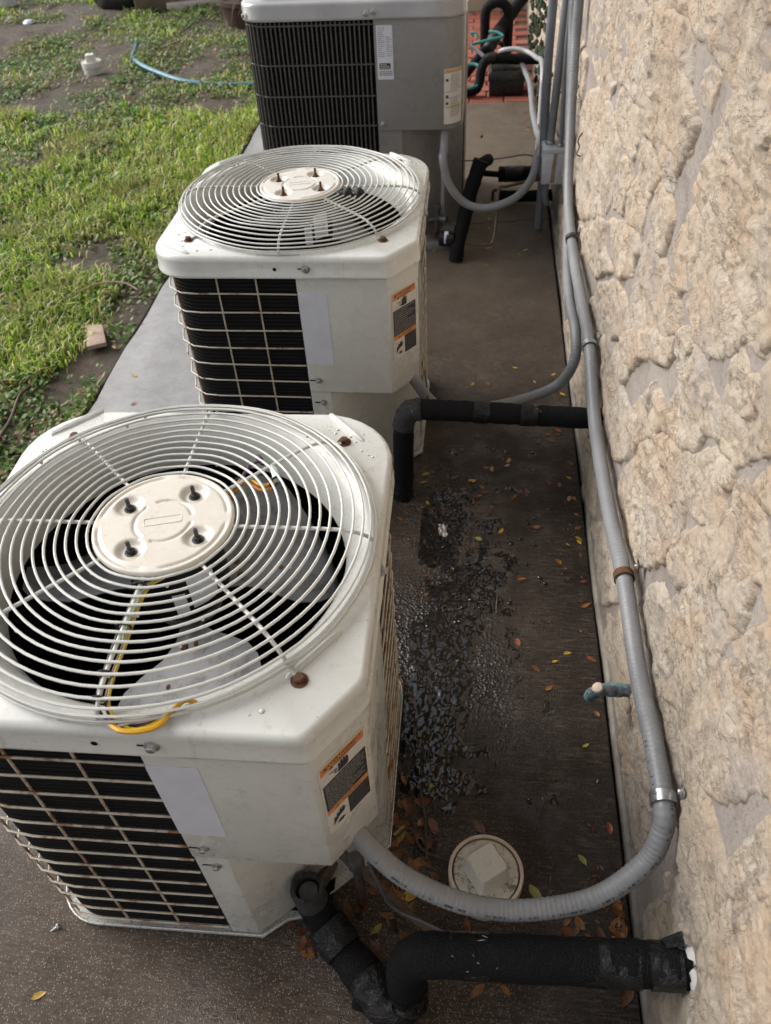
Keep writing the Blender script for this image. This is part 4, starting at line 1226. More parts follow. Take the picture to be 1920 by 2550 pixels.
# black taped bundle on the middle unit
pts = [(-.338, 1.852, .728), (-.322, 1.850, .733), (-.305, 1.848, .736), (-.288, 1.842, .737), (-.272, 1.846, .735), (-.262, 1.842, .730)]
q = spline([(p[0] - U2.location.x, p[1] - U2.location.y, p[2]) for p in pts], .004)
MB().tube(q, [.006 + .009 * abs(math.sin(i * .55)) * min(1, i / 7) * min(1, (len(q) - i) / 3 + .35) for i in range(len(q))], 9).build('tape_bundle', M['tape'], U2)
wire('fan_wire', M['w_black'], U2, [(-.35, 1.86, .722), (-.338, 1.852, .728), (-.325, 1.85, .732)], .004)
LEAVES = [(0.145, 2.224, 'y'), (0.267, 2.189, 'y'), (0.289, 2.081, 'y'), (0.058, 2.130, 'o'), (0.205, 2.146, 'p'), (0.007, 2.128, 'g'), (0.055, 1.864, 'b'), (0.261, 1.879, 'o'), (0.236, 1.878, 'o'), (0.205, 1.844, 'b'), (0.245, 1.848, 'o'), (0.264, 1.900, 'r'), (-0.016, 1.797, 'b'), (0.052, 1.720, 'o'), (0.113, 1.732, 'p'), (0.117, 1.754, 'y'), (0.070, 1.714, 'g'), (-0.117, 1.684, 'y'), (-0.122, 1.651, 'y'), (-0.033, 1.676, 'b'), (0.015, 1.663, 'y'), (-0.010, 1.627, 'o'), (-0.104, 1.567, 'y'), (0.019, 1.576, 'o'), (-0.091, 1.536, 'o'), (-0.176, 1.503, 'o'), (-0.140, 1.404, 'b'), (0.093, 1.468, 'y'), (0.035, 1.438, 'g'), (0.020, 1.410, 'b'), (0.090, 1.414, 'd'), (0.121, 1.383, 'b'), (0.185, 1.489, 'o'), (0.212, 1.438, 'b'), (0.261, 1.695, 'b'), (0.282, 1.687, 'y'), (0.225, 1.665, 'r'), (0.254, 1.655, 'r'), (0.298, 1.749, 'o'), (0.210, 1.590, 'd'), (0.278, 1.601, 'p'), (0.303, 1.603, 'o'), (0.304, 1.541, 'o'), (0.302, 1.492, 'o'), (0.301, 1.452, 'y'), (0.314, 1.439, 'y'), (0.263, 1.430, 'g'), (0.300, 1.395, 'o'), (0.236, 1.370, 'o'), (0.011, 2.181, 'b'), (0.037, 1.926, 'o'), (0.076, 1.804, 'd'), (0.055, 1.817, 'd'), (0.105, 1.792, 'd'), (0.043, 1.777, 'd'), (0.088, 1.766, 'b'), (0.025, 1.856, 'd'), (0.122, 1.806, 'd'), (-0.032, 1.331, 'g'), (0.142, 1.307, 'o'), (0.239, 1.368, 'y'), (0.307, 1.306, 'r'), (0.307, 1.232, 'o'), (-0.062, 1.142, 'p'), (-0.092, 1.242, 'b'), (0.130, 1.113, 'r'), (0.239, 1.090, 'y'), (0.210, 1.066, 'y'), (0.166, 1.044, 'b'), (0.129, 1.015, 'd'), (0.194, 0.995, 'o'), (-0.053, 0.903, 'o'), (-0.045, 0.926, 'b'), (-0.135, 0.994, 'o'), (-0.130, 0.975, 'o'), (-0.102, 0.940, 'b'), (0.262, 0.862, 'g'), (0.310, 0.938, 'o'), (0.115, 0.845, 'd'), (-0.049, 0.751, 'g'), (-0.022, 0.762, 'd'), (-0.097, 0.714, 'b'), (-0.066, 0.717, 'b'), (-0.087, 0.697, 'b'), (-0.063, 0.676, 'o'), (-0.111, 0.675, 'b'), (-0.102, 0.650, 'g'), (0.048, 0.673, 'b'), (-0.129, 0.634, 'y'), (0.131, 0.969, 'd'), (0.312, 1.078, 'r'), (0.309, 0.690, 'r'), (-0.130, 0.628, 'o'), (-0.101, 0.649, 'y'), (-0.113, 0.634, 'o'), (-0.112, 0.671, 'b'), (-0.095, 0.707, 'b'), (-0.066, 0.715, 'b'), (-0.065, 0.676, 'o'), (-0.101, 0.611, 'b'), (-0.074, 0.594, 'o'), (-0.060, 0.601, 'o'), (-0.034, 0.576, 'b'), (-0.142, 0.540, 'b'), (-0.103, 0.539, 'o'), (-0.077, 0.537, 'y'), (-0.112, 0.500, 'o'), (-0.163, 0.508, 'b'), (-0.131, 0.477, 'g'), (-0.075, 0.515, 'b'), (-0.090, 0.507, 'b'), (-0.240, 0.449, 'b'), (-0.259, 0.443, 'b'), (-0.242, 0.430, 'b'), (-0.221, 0.439, 'b'), (-0.199, 0.434, 'o'), (0.047, 0.395, 'o'), (0.093, 0.400, 'o'), (-0.122, 0.546, 'b'), (0.237, 0.626, 'g'), (0.149, 0.561, 'g'), (0.201, 0.515, 'o'), (0.223, 0.516, 'o'), (0.285, 0.519, 'o'), (0.286, 0.505, 'o'), (0.296, 0.503, 'o'), (0.296, 0.489, 'b'), (0.314, 0.494, 'o'), (0.275, 0.486, 'y'), (0.302, 0.518, 'd'), (0.319, 0.514, 'o'), (0.317, 0.557, 'o'), (0.304, 0.544, 'o'), (0.316, 0.536, 'b'), (0.312, 0.688, 'r'), (0.094, 0.401, 'o'), (0.317, 0.405, 'b'), (0.258, 0.486, 'o'), (-0.164, 3.047, 'y'), (-0.146, 3.031, 'o'), (0.054, 3.074, 'y'), (0.018, 3.523, 'y'), (0.068, 3.516, 'y'), (0.056, 3.349, 'y'), (0.056, 3.256, 'y'), (0.250, 4.568, 'o'), (0.257, 4.458, 'o'), (0.252, 4.413, 'y'), (0.223, 4.505, 'o'), (0.240, 4.550, 'r'), (0.247, 4.682, 'r'), (0.269, 3.188, 'p'), (0.281, 3.133, 'o'), (0.176, 3.022, 'y'), (0.201, 3.058, 'y'), (0.256, 2.997, 'o'), (0.154, 2.991, 'b'), (0.048, 2.935, 'y'), (0.159, 4.211, 'b'), (0.159, 4.074, 'b'), (-0.114, 3.073, 'o'), (-1.129, 2.140, 'y'), (-1.079, 1.984, 'r'), (-1.209, 2.470, 'r'), (-1.271, 1.936, 'p'), (-1.201, 2.383, 'p'), (-1.337, 2.833, 'y'), (-1.306, 2.827, 'y'), (-1.301, 2.770, 'o'), (-1.364, 2.770, 'r'), (-1.260, 2.783, 'b'), (-1.400, 2.782, 'b'), (-1.245, 2.004, 'y'), (-1.282, 2.002, 'o'), (-1.357, 1.822, 'o'), (-1.281, 2.355, 'o'), (-1.264, 2.315, 'o'), (-2.953, 7.159, 'o'), (-2.992, 7.109, 'o'), (-2.899, 7.126, 'o'), (-2.369, 5.628, 'o'), (-2.255, 5.564, 'p'), (-2.316, 5.408, 'o'), (-2.597, 5.533, 'o'), (-2.309, 5.872, 'p'), (-2.360, 5.956, 'p'), (-2.208, 4.975, 'y'), (-2.519, 5.888, 'o'), (-2.575, 5.775, 'o'), (-0.692, 0.326, 'Y')]
# ------------------------------------------------------------------ tall grey unit at the far end
def grey_unit():
    cx, cy, h, zc = -.445, 3.437, .385, .826
    u = empty('condenser_unit', (cx, cy, 0))
    tag(u, 'tall grey condenser unit with vertical louvre slats at the far end', 'air conditioner')
    r0 = .085
    def ol(h_, r=r0): return arc(-h_ + r, -h_ + r, r, PI, 1.5 * PI) + arc(h_ - r, -h_ + r, r, 1.5 * PI, 2 * PI) + arc(h_ - r, h_ - r, r, 0, .5 * PI) + arc(-h_ + r, h_ - r, r, .5 * PI, PI)
    base = dense(ol(h + .006), .03)
    ang = [math.atan2(y, x) for x, y in base]
    od = sorted(range(len(base)), key=lambda i: ang[i]); base = [base[i] for i in od]; ang = [ang[i] for i in od]
    def ins(k, z): return [(x * (1 - k / math.hypot(x, y)), y * (1 - k / math.hypot(x, y)), z) for x, y in base]
    def ci(r_, z): return [(r_ * math.cos(a), r_ * math.sin(a), z) for a in ang]
    b = MB().loft([ins(.012, .828), ins(.001, zc), ins(0, .828), ins(.0, .835), ins(.002, .838), ins(.002, .868), ins(.006, .876), ins(.016, .880), ins(.036, .882), ins(.046, .888), ins(.056, .899), ins(.066, .902), ci(.318, .903), ci(.310, .912), ci(.302, .912), ci(.295, .90), ci(.285, .86), ci(.28, .80)], True)
    cap = b.build('top_cover', M['greytop'], u, sharp=45)
    for sx in (.052, .077): hexbolt('screw', M['zinc'], cap, (sx, -h - .0065, .845 - (sx - .052) * -.2), .007, .007, (R(90), 0, 0))
    hexbolt('screw', M['zinc'], cap, (-.372, -h + .02, .843), .006, .006, (R(90), 0, R(-60)))
    # wire dome
    fg = empty('fan_guard', parent=u)
    for i in range(12):
        rad = .09 + i * .0195; z = .955 - .04 * (rad / .31) ** 4
        MB().tube([(rad * math.cos(2 * PI * k / 48), rad * math.sin(2 * PI * k / 48), z) for k in range(48)], .0022, 5, closed=True).build('guard_ring', M['slat'], fg)
    for s in range(8):
        a = s * PI / 4
        MB().tube([(rr * math.cos(a), rr * math.sin(a), .951 - .04 * (rr / .31) ** 4) for rr in (.02, .1, .2, .27, .31)], .003, 6).build('guard_spoke', M['slat'], fg)
    MB().lathe([(.085, .948), (.085, .958), (.06, .962)], 24).build('hub_plate', M['greytop'], fg)
    MB().lathe([(.07, .84), (.07, .95)], 20).build('motor', M['motor'], u)
    for kb in range(3):
        q = []
        for rad, a0, a1 in ((.05, -.4, .4), (.12, -.5, .4), (.2, -.55, .45), (.26, -.45, .4)):
            q.append([(rad * math.cos(a0 + (a1 - a0) * j / 5), rad * math.sin(a0 + (a1 - a0) * j / 5), .82 + .05 * (j / 5 - .5)) for j in range(6)])
        MB().loft(q, False).build('blade', M['blade'], u, rot=(0, 0, kb * 2.094 + .3))
    # coil behind the slats
    def run(k, r):
        return [(.072, -k), (-.1, -k)] + list(reversed(arc(-k + r, -k + r, r, PI, 1.5 * PI))) + list(reversed(arc(-k + r, k - r, r, .5 * PI, PI))) + list(reversed(arc(k - r, k - r, r, 0, .5 * PI))) + [(k, -.1)]
    o1, i1 = run(h - .022, .07), run(h - .05, .05)
    MB().loft([[(x, y, .83) for x, y in i1], [(x, y, .03) for x, y in i1], [(x, y, .03) for x, y in o1], [(x, y, .83) for x, y in o1]], False).build('coil', M['coil'], u)
    path = run(h - .003, .082)
    pts = []
    for i in range(len(path) - 1):
        a = Vector(path[i]); c = Vector(path[i + 1]); k = max(1, int((c - a).length / .004))
        pts += [tuple(a.lerp(c, j / k)) for j in range(k)]
    slat_me = MB().box((-.0022, -.004, .03), (.0022, .004, .822)).mesh('slat', 30)
    slat_me.materials.append(M['slat'])
    guard = empty('louvre_guard', parent=u)
    acc = .004; last = pts[0]
    front_len = 0
    for i in range(1, len(pts) - 1):
        acc += math.dist(pts[i], pts[i - 1])
        if acc >= .0148:
            acc = 0
            tx, ty = pts[i + 1][0] - pts[i - 1][0], pts[i + 1][1] - pts[i - 1][1]
            if pts[i][1] > .1 and pts[i][0] > -.30: continue      # the back shows nowhere
            o = link('slat', slat_me, parent=guard, loc=(pts[i][0], pts[i][1], 0), rot=(0, 0, math.atan2(ty, tx)))
    gd = pts[::14] + [pts[-1]]
    gd = [(x * 1.006, y * 1.012) for x, y in gd]
    for z in (.812, .690, .588, .487, .388, .29, .19, .09):
        MB().tube([(x, y, z) for x, y in gd], .0026, 6).build('guard_wire', M['slat'], guard)
    # corner panel, rounded at the front right
    rr = .080
    pp = [(.075, -h)] + arc(h - rr, -h + rr, rr, 1.5 * PI, 2 * PI, 10) + [(h, -.06), (h - .02, -.06), (h - .02, -.2), (.1, -h + .03), (.075, -h + .03)]
    cp = MB().prism(pp, .468, .8255).build('control_panel', M['grey'], u, sharp=30, bevel=.003, bevel_seg=2)
    hexbolt('screw', M['zinc'], cp, (.094, -h - .0003, .492), .006, .006, (R(90), 0, 0))
    sp = MB().prism([(.075, -h + .006), (.163, -h + .006), (.163, -h + .014), (.190, -h + .030), (h - .006, -.16), (h - .006, -.06), (h - .016, -.06), (h - .016, -.155), (.19, -h + .042), (.075, -h + .02)], .03, .472).build('service_panel', M['grey'], u, sharp=20, bevel=.002)
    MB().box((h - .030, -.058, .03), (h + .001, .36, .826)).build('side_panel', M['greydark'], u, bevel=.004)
    MB().prism(ol(h - .002, .08), .0, .032).build('base_pan', M['grey'], u, bevel=.003)
    # rating plate
    s = flat(rrect(.084, .640, .140, .808, .003)).build('rating_label', M['sticker_white'], u, (0, -h - .0006, 0))
    s['label'] = 'tall white rating plate sticker'
    r_ = random.Random(2)
    b = MB(); text_rows(b, .089, .113, .710, .803, 15, .0019, r_, -.0010); text_rows(b, .118, .136, .712, .775, 10, .0019, r_, -.0010)
    text_rows(b, .090, .136, .652, .668, 3, .0030, r_, -.0010); b.build('small_print', M['inkgrey'], s)['kind'] = 'stuff'
    flat(rrect(.091, .673, .130, .692, .002), .0004).build('black_panel', M['inkblack'], s, (0, -.0008, 0))
    b = MB(); text_rows(b, .094, .128, .674, .691, 3, .0026, r_, -.0016); b.build('small_print', M['paper'], s)['kind'] = 'stuff'
    # warning sheet wrapped round the corner
    wl = None
    def wrap(name, mat, a0, a1, z0, z1, off, parent):
        q = arc(h - rr, -h + rr, rr + off, a0, a1, 6)
        return MB().loft([[(x, y, z0) for x, y in q], [(x, y, z1) for x, y in q], ], False).build(name, mat, parent)
    A0, A1 = 1.5 * PI + R(8), 1.5 * PI + R(62)
    wl = wrap('warning_label', M['paper'], A0, A1, .487, .668, .0008, u)
    wl['label'] = 'white warning sticker with tan header wrapped round the corner'
    wrap('tan_band', M['tan'], A0 + .03, A1 - .03, .655, .666, .0012, wl)
    for i in range(22):
        z = .648 - i * .0068
        if i in (9, 10, 21): continue
        wrap('print_line', M['inkgrey'], A0 + (.30 if i < 8 or i > 11 else .05), A1 - r_.uniform(.05, .25), z, z + .0021, .0013, wl)
    for z in (.628, .575, .552): wrap('print_mark', M['ink'], A0 + .08, A0 + .2, z, z + .009, .0013, wl)
    wrap('yellow_line', M['yellowink'], A0 + .05, A1 - .1, .541, .546, .0014, wl)
    flat(rrect(.168, .606, .177, .616, .003), .0004).build('rust_spot', M['rust'], cp, (0, -h - .0004, 0), (0, R(30), 0))
    return u
U3 = grey_unit()

# ------------------------------------------------------------------ conduits along the wall
def conduit(name, label, pts, r, mat, ribs=True, cat='conduit', group='grey conduits on the wall', seg=12, pitch=.0072, parts=None):
    if ribs:
        q = spline(pts, pitch / 4)
        k = [r * (1 + .020 * (1 if (i % 4) in (0, 1) else -1) * (.55 if (i % 4) in (1, 3) else 1)) for i in range(len(q))]
    else:
        q = spline(pts, .012); k = [r] * len(q)
    o = MB().tube(q, k, seg).build(name, mat, sharp=0)
    return tag(o, label, cat, group)
T4 = [(.300, 2.985, 1.75), (.300, 2.975, 1.2), (.300, 2.968, .882), (.300, 2.924, .736), (.300, 2.784, .525), (.298, 2.594, .385), (.298, 2.289, .352), (.298, 2.018, .363), (.298, 1.783, .372), (.299, 1.637, .328), (.299, 1.485, .306), (.298, 1.214, .325), (.298, 1.004, .360), (.299, .809, .352), (.299, .661, .378), (.300, .559, .376),
      (.298, .530, .352), (.277, .500, .305), (.207, .462, .262), (.105, .443, .245), (.016, .443, .255), (-.068, .461, .283), (-.124, .487, .32), (-.150, .503, .345)]
conduit('flexible_conduit', 'long ribbed grey conduit running along the wall and looping into the nearest unit', T4, .0158, M['conduit'])
C4 = bpy.context.scene.objects['flexible_conduit']
# worn print along the loop, too faded to read
b = MB(); rk = random.Random(6)
q = spline(T4[14:-1], .0025)
camv = Vector((0, 0, 1.5)); i = 3
while i < len(q) - 3:
    d_ = (q[i + 1] - q[i - 1]).normalized(); v_ = (camv - q[i]).normalized(); v_ = (v_ - d_ * v_.dot(d_)).normalized()
    sd3 = d_.cross(v_)
    if sd3.y > 0: sd3 = -sd3
    nrm = (v_ * .75 + sd3 * .66).normalized(); up_ = d_.cross(nrm).normalized()
    c0 = q[i] + nrm * (.0158 * 1.045)
    a_, h_ = rk.uniform(.0006, .0012), rk.uniform(.0013, .0020)
    b.add([c0 - d_ * a_ - up_ * h_, c0 + d_ * a_ - up_ * h_, c0 + d_ * a_ + up_ * h_, c0 - d_ * a_ + up_ * h_], [(0, 1, 2, 3)])
    i += rk.choice([1, 1, 1, 2, 2, 4, 9])
PRINT = b
T3 = [(.302, 3.14, 1.75), (.302, 3.125, 1.2), (.300, 3.115, .851), (.303, 3.06, .711), (.306, 2.90, .52), (.305, 2.66, .372), (.292, 2.45, .325), (.281, 2.25, .312), (.276, 2.06, .322), (.280, 1.92, .322), (.276, 1.850, .275), (.234, 1.835, .205), (.122, 1.805, .172), (0.0, 1.750, .185), (-.09, 1.700, .235), (-.150, 1.672, .345)]
po = PRINT.build('faded_print', M['ink'], C4); po['kind'] = 'stuff'
conduit('flexible_conduit', 'ribbed grey conduit curving off the wall into the middle unit', T3, .0145, M['conduit'])
T2 = [(.296, 3.2, 1.75), (.290, 3.2, 1.2), (.281, 3.2, .834), (.277, 3.2, .65), (.274, 3.2, .446), (.272, 3.2, .352)]
conduit('flexible_conduit', 'ribbed grey conduit dropping into the top of the junction box', T2, .0150, M['conduit'])
T1 = [(.240, 3.25, 1.75), (.240, 3.25, 1.2), (.240, 3.25, .825), (.241, 3.25, .637), (.246, 3.25, .473), (.252, 3.25, .351), (.258, 3.25, .2), (.260, 3.25, .0)]
conduit('smooth_conduit', 'smooth grey conduit standing left of the ribbed ones', T1, .0165, M['conduit_smooth'], False)
conduit('smooth_conduit', 'thin grey conduit behind the ribbed pair above the junction box', [(.300, 3.17, 1.75), (.298, 3.17, 1.2), (.294, 3.17, .74), (.303, 3.17, .52), (.308, 3.17, .42), (.308, 3.17, .352)], .008, M['conduit_smooth'], False)
conduit('smooth_conduit', 'grey conduit looping from the grey unit and back along the foot of the wall', [(-.128, 3.10, .475), (-.128, 3.05, .40), (-.130, 3.01, .378), (-.105, 3.0, .290), (-.048, 3.0, .222), (.021, 3.0, .199), (.089, 3.01, .207), (.156, 3.05, .225), (.207, 3.12, .262), (.226, 3.22, .290), (.240, 3.38, .262), (.258, 3.55, .215), (.268, 3.73, .200), (.27, 3.93, .154), (.272, 4.41, .089), (.272, 4.6, .092), (.268, 4.83, .106), (.240, 5.0, .130), (.225, 5.04, .150)], .0150, M['conduit_smooth'], False)
conduit('smooth_conduit', 'pale grey conduit arching over the black box to the wall', [(.10, 5.06, .205), (.125, 5.03, .222), (.2, 5.0, .232), (.265, 4.93, .228), (.292, 4.7, .262), (.294, 4.40, .330), (.292, 4.21, .318), (.290, 4.15, .243), (.288, 4.08, .13), (.286, 4.02, .03)], .0125, M['pvc_pale'], False)
# straps that pin the conduits
def strap(label, p, d, r, mat, ear=1):
    """one-hole strap round a conduit at p with axis d, ear towards the wall above"""
    d = Vector(d).normalized(); s = empty('conduit_strap', p)
    tag(s, label, 'pipe strap', 'metal conduit straps')
    wallv = Vector((1, 0, 0)); wallv = (wallv - d * wallv.dot(d)).normalized(); up = d.cross(wallv) * ear
    if up.z < 0: up = -up
    w = .0085
    prof = [(math.cos(a), math.sin(a)) for a in [R(200 - i * 20) for i in range(13)]]
    rings = []
    for (k0, k1) in ((-w, 1.0), (w, 1.0)):
        rings.append([d * k0 - wallv * (r + .0006) * cx_ + up * (r + .0006) * sx_ for cx_, sx_ in prof])
    outer = []
    for (k0, k1) in ((w, 1.0), (-w, 1.0)):
        outer.append([d * k0 - wallv * (r + .0020) * cx_ + up * (r + .0020) * sx_ for cx_, sx_ in prof])
    b = MB().loft([[tuple(v) for v in q] for q in rings + outer + rings[:1]], False)
    b.build('band', mat, s)
    c = up * (r + .010) + wallv * (r + .004)
    a0 = [tuple(c + up * u_ + d * v_ + wallv * t_) for t_ in (-.001, .001) for u_, v_ in ((-.011, -w), (.010, -w), (.010, w), (-.011, w))]
    MB().add(a0, [(0, 1, 2, 3), (7, 6, 5, 4), (0, 4, 5, 1), (1, 5, 6, 2), (2, 6, 7, 3), (3, 7, 4, 0)]).build('ear', mat, s)
    o = hexbolt('screw', M['zinc'], s, tuple(c - wallv * .001), .004, .004)
    o.rotation_euler = (-wallv).to_track_quat('Z', 'Y').to_euler()
    return s
strap('shiny metal strap on the conduit just above its loop to the nearest unit', (.300, .566, .378), (0, 1, .02), .0172, M['galv'])
strap('rust-stained metal strap on the conduit near the copper stub', (.298, 1.010, .360), (0, 1, -.1), .0172, M['rust'])
strap('metal strap where the middle unit conduit leaves the wall', (.298, 1.775, .372), (0, 1, 0), .0172, M['galv'])
strap('small dark strap on the conduit below the junction box', (.298, 2.40, .360), (0, 1, .1), .0172, M['bolt'])

# junction box
jb = empty('junction_box', (.292, 3.195, .232)); tag(jb, 'grey junction box with a tan run stain on the wall', 'junction box')
MB().box((-.046, -.048, -.004), (.036, .045, .122)).build('body', M['boxgrey'], jb, bevel=.003)
MB().box((-.049, -.051, .114), (.038, .048, .130)).build('lid', M['boxgrey'], jb, bevel=.002)
b = MB(); b.add([(-.012, -.0486, .002), (.004, -.0486, .002), (.007, -.0486, .113), (-.006, -.0486, .113)], [(0, 1, 2, 3)]); b.build('run_stain', M['stain'], jb)
MB().lathe([(.019, .130), (.019, .140), (.016, .144)], 14, (-.020, .005, 0)).build('conduit_hub', M['zinc'], jb)
MB().lathe([(.012, .130), (.012, .139), (.010, .143)], 12, (.016, -.025, 0)).build('conduit_hub', M['zinc'], jb)
o = MB().tube(spline([(-.022, -.020, .004), (-.024, -.020, -.03), (-.024, -.020, -.055), (-.020, -.018, -.075), (-.012, -.015, -.095)], .01), .013, 10).build('drop_pipe', M['conduit_smooth'], jb)

# ------------------------------------------------------------------ insulated refrigerant lines
def sleeve(parent, pts, r, mat, name='insulation', step=.012, seg=16, wob=.04, seed=1, org=(0, 0, 0)):
    r_ = random.Random(seed)
    q = spline([(p[0] - org[0], p[1] - org[1], p[2] - org[2]) for p in pts], step)
    return MB().tube(q, [r * (1 + r_.uniform(-wob, wob)) for _ in q], seg).build(name, mat, parent, sharp=60)

ROOT = (.34, .385, .25)
ip = empty('insulated_pipe', (-.066, .384, 0)); g = 'black insulated refrigerant lines'
tag(ip, 'thick black insulated pipe leaving the wall low in front of the nearest unit', 'pipe', g)
og = (-.066, .384, 0)
s1 = sleeve(ip, [(.318, .386, .246), (.20, .385, .232), (.05, .384, .215), (.0, .384, .208), (-.035, .384, .200), (-.058, .383, .178), (-.066, .381, .145), (-.067, .378, .10), (-.067, .374, .062)], .0318, M['foam'], seed=2, org=og)
sleeve(ip, [(.352, .387, .249), (.318, .386, .2455)], .0305, M['foam'], 'insulation', seed=4, org=og)
for (a, b_) in ((.28, .325), (.19, .268), (.0, .058)):
    sleeve(ip, [(a, .385, .206 + (a) * .124), ((a + b_) / 2, .385, .206 + (a + b_) / 2 * .124), (b_, .385, .206 + b_ * .124)], .0330, M['tape'], 'tape_wrap', seed=7, org=og, wob=.015)
sleeve(ip, [(-.066, .372, .075), (-.068, .362, .048), (-.083, .352, .036), (-.103, .356, .036), (-.120, .372, .036), (-.138, .391, .036)], .0340, M['tape'], 'tape_wrap', seed=9, org=og, wob=.10, step=.008)
sleeve(ip, [(-.134, .387, .036), (-.16, .411, .036), (-.182, .430, .038), (-.20, .447, .042)], .0330, M['foam'], seed=12, org=og, wob=.07)
sleeve(ip, [(-.178, .426, .040), (-.198, .446, .045), (-.216, .463, .055)], .0352, M['tape'], 'tape_wrap', seed=14, org=og, wob=.05)
sleeve(ip, [(-.210, .458, .050), (-.226, .474, .064), (-.236, .486, .088)], .0290, M['foam'], seed=15, org=og, wob=.05)
# open torn end of the insulation with the valve cap inside
q = spline([(p[0] - og[0], p[1] - og[1], p[2]) for p in [(-.236, .484, .085), (-.240, .487, .112), (-.241, .487, .142)]], .008)
rr_ = random.Random(4)
rings = []
P = [Vector(v) for v in q]; ax = (P[-1] - P[0]).normalized(); uu = ax.orthogonal().normalized(); vv = ax.cross(uu)
for (i, rad) in [(0, .0275), (len(P) // 2, .0282), (len(P) - 1, .0285), (len(P) - 1, .0215), (0, .0195)]:
    rings.append([tuple(P[i] + (uu * math.cos(k * PI / 12) + vv * math.sin(k * PI / 12)) * rad + ax * ((rr_.uniform(-.004, .004)) if i == len(P) - 1 else 0)) for k in range(24)])
MB().loft(rings, True).build('torn_sleeve', M['foam_in'], ip)
b = MB().lathe([(.018, 0), (.018, .024), (.016, .026)], 20); o = b.build('valve_cap', M['valve'], ip, tuple(P[0] + ax * .018)); o.rotation_euler = ax.to_track_quat('Z', 'Y').to_euler()
MB().tube(spline([(-.236 - og[0], .50 - og[1], .09), (-.225 - og[0], .53 - og[1], .075), (-.215 - og[0], .56 - og[1], .07)], .01), .012, 10).build('stub_tube', M['copper_tube'], ip)
b = MB(); c_ = Vector((.336 - og[0], .387 - og[1], .249))
rings = []
for i, (rad, dx) in enumerate(((.046, .014), (.042, .004), (.037, -.003), (.032, -.007), (.026, -.009))):
    ring = []
    for k in range(36):
        a = k * PI / 18
        w_ = float(fbm(np.array([math.cos(a) * 2.2 + i * .4]), np.array([math.sin(a) * 2.2]), 3)[0])
        rr2 = rad * (1 + .34 * w_)
        ring.append((c_.x + dx + .006 * w_, c_.y + rr2 * math.cos(a), c_.z + rr2 * 1.1 * math.sin(a)))
    rings.append(ring)
b.loft(rings, True).build('white_sealant', M['white_seal'], ip, sharp=0)
fl = [(.296, .412, .272), (.320, .418, .290), (.322, .400, .283), (.300, .398, .276)]
MB().add([(x - og[0], y - og[1], z) for x, y, z in fl] + [(x - og[0] + .001, y - og[1], z - .0015) for x, y, z in fl], [(0, 1, 2, 3), (7, 6, 5, 4), (0, 4, 5, 1), (1, 5, 6, 2), (2, 6, 7, 3), (3, 7, 4, 0)]).build('tape_flap', M['tape'], ip)

ip2 = empty('insulated_pipe', (-.166, 1.592, 0)); og = (-.166, 1.592, 0)
tag(ip2, 'black insulated pipe crossing from the wall to the foot of the middle unit', 'pipe', g)
sleeve(ip2, [(.345, 1.600, .276), (.24, 1.598, .280), (.05, 1.594, .292), (-.09, 1.592, .298), (-.132, 1.592, .298), (-.152, 1.592, .288), (-.163, 1.592, .262), (-.167, 1.592, .2), (-.170, 1.593, .10), (-.174, 1.594, .0)], .0265, M['foam'], seed=21, org=og)
for (a, b_) in ((.01, .048), (.125, .165)):
    zf = lambda x: .2945 - (x) * .050
    sleeve(ip2, [(a, 1.594, zf(a)), ((a + b_) / 2, 1.594, zf((a + b_) / 2)), (b_, 1.595, zf(b_))], .0282, M['tape'], 'tape_wrap', seed=23, org=og, wob=.01)
sleeve(ip2, [(-.118, 1.592, .300), (-.145, 1.592, .295), (-.160, 1.592, .272), (-.166, 1.592, .245)], .0282, M['foam_in'], 'torn_elbow', seed=25, org=og, wob=.06, step=.006)
sleeve(ip2, [(-.171, 1.593, .075), (-.173, 1.594, .03), (-.174, 1.594, .0)], .0290, M['tape'], 'tape_wrap', seed=26, org=og, wob=.02)

# lines of the grey unit
ip3 = empty('insulated_pipe', (-.072, 2.96, 0)); og = (-.072, 2.96, 0)
tag(ip3, 'black insulated pipe leaning beside the grey unit with a black drier at its foot', 'pipe', g)
sleeve(ip3, [(-.074, 2.965, .0), (-.068, 2.99, .06), (-.052, 3.05, .11), (-.030, 3.10, .20), (-.004, 3.12, .285), (.012, 3.13, .33)], .0285, M['foam'], seed=31, org=og)
sleeve(ip3, [(.004, 3.125, .305), (.022, 3.16, .31), (.040, 3.20, .305)], .022, M['foam'], seed=32, org=og)
dr = MB().tube([(-.145 - og[0], 3.01 - og[1], .075), (-.138 - og[0], 3.008 - og[1], .075), (-.085 - og[0], 3.002 - og[1], .072), (-.075 - og[0], 3.0 - og[1], .072)], [.014, .031, .031, .016], 20).build('filter_drier', M['blackplastic'], ip3, sharp=50)
rg = []
for t_ in (0, 1):
    x0 = -.122 + t_ * .016
    rg.append([(x0 - og[0], 3.006 - og[1] - .0316 * math.cos(a), .0735 + .0316 * math.sin(a)) for a in [R(-10 + i * 16) for i in range(7)]])
MB().loft(rg, False).build('drier_label', M['sticker_white'], dr)
MB().tube(spline([(p[0] - og[0], p[1] - og[1], p[2]) for p in [(-.075, 3.0, .072), (-.02, 2.99, .062), (.04, 2.985, .058), (.066, 2.99, .066), (.076, 3.02, .11), (.082, 3.08, .215), (.09, 3.09, .243), (.11, 3.10, .240), (.17, 3.14, .238), (.235, 3.18, .235), (.256, 3.19, .24)]], .008), .0058, 8).build('liquid_line', M['copper_tube'], ip3)
vb = empty('service_valve', (-.155, 3.10, 0)); tag(vb, 'small cluster of brass service valves at the foot of the grey unit', 'valve')
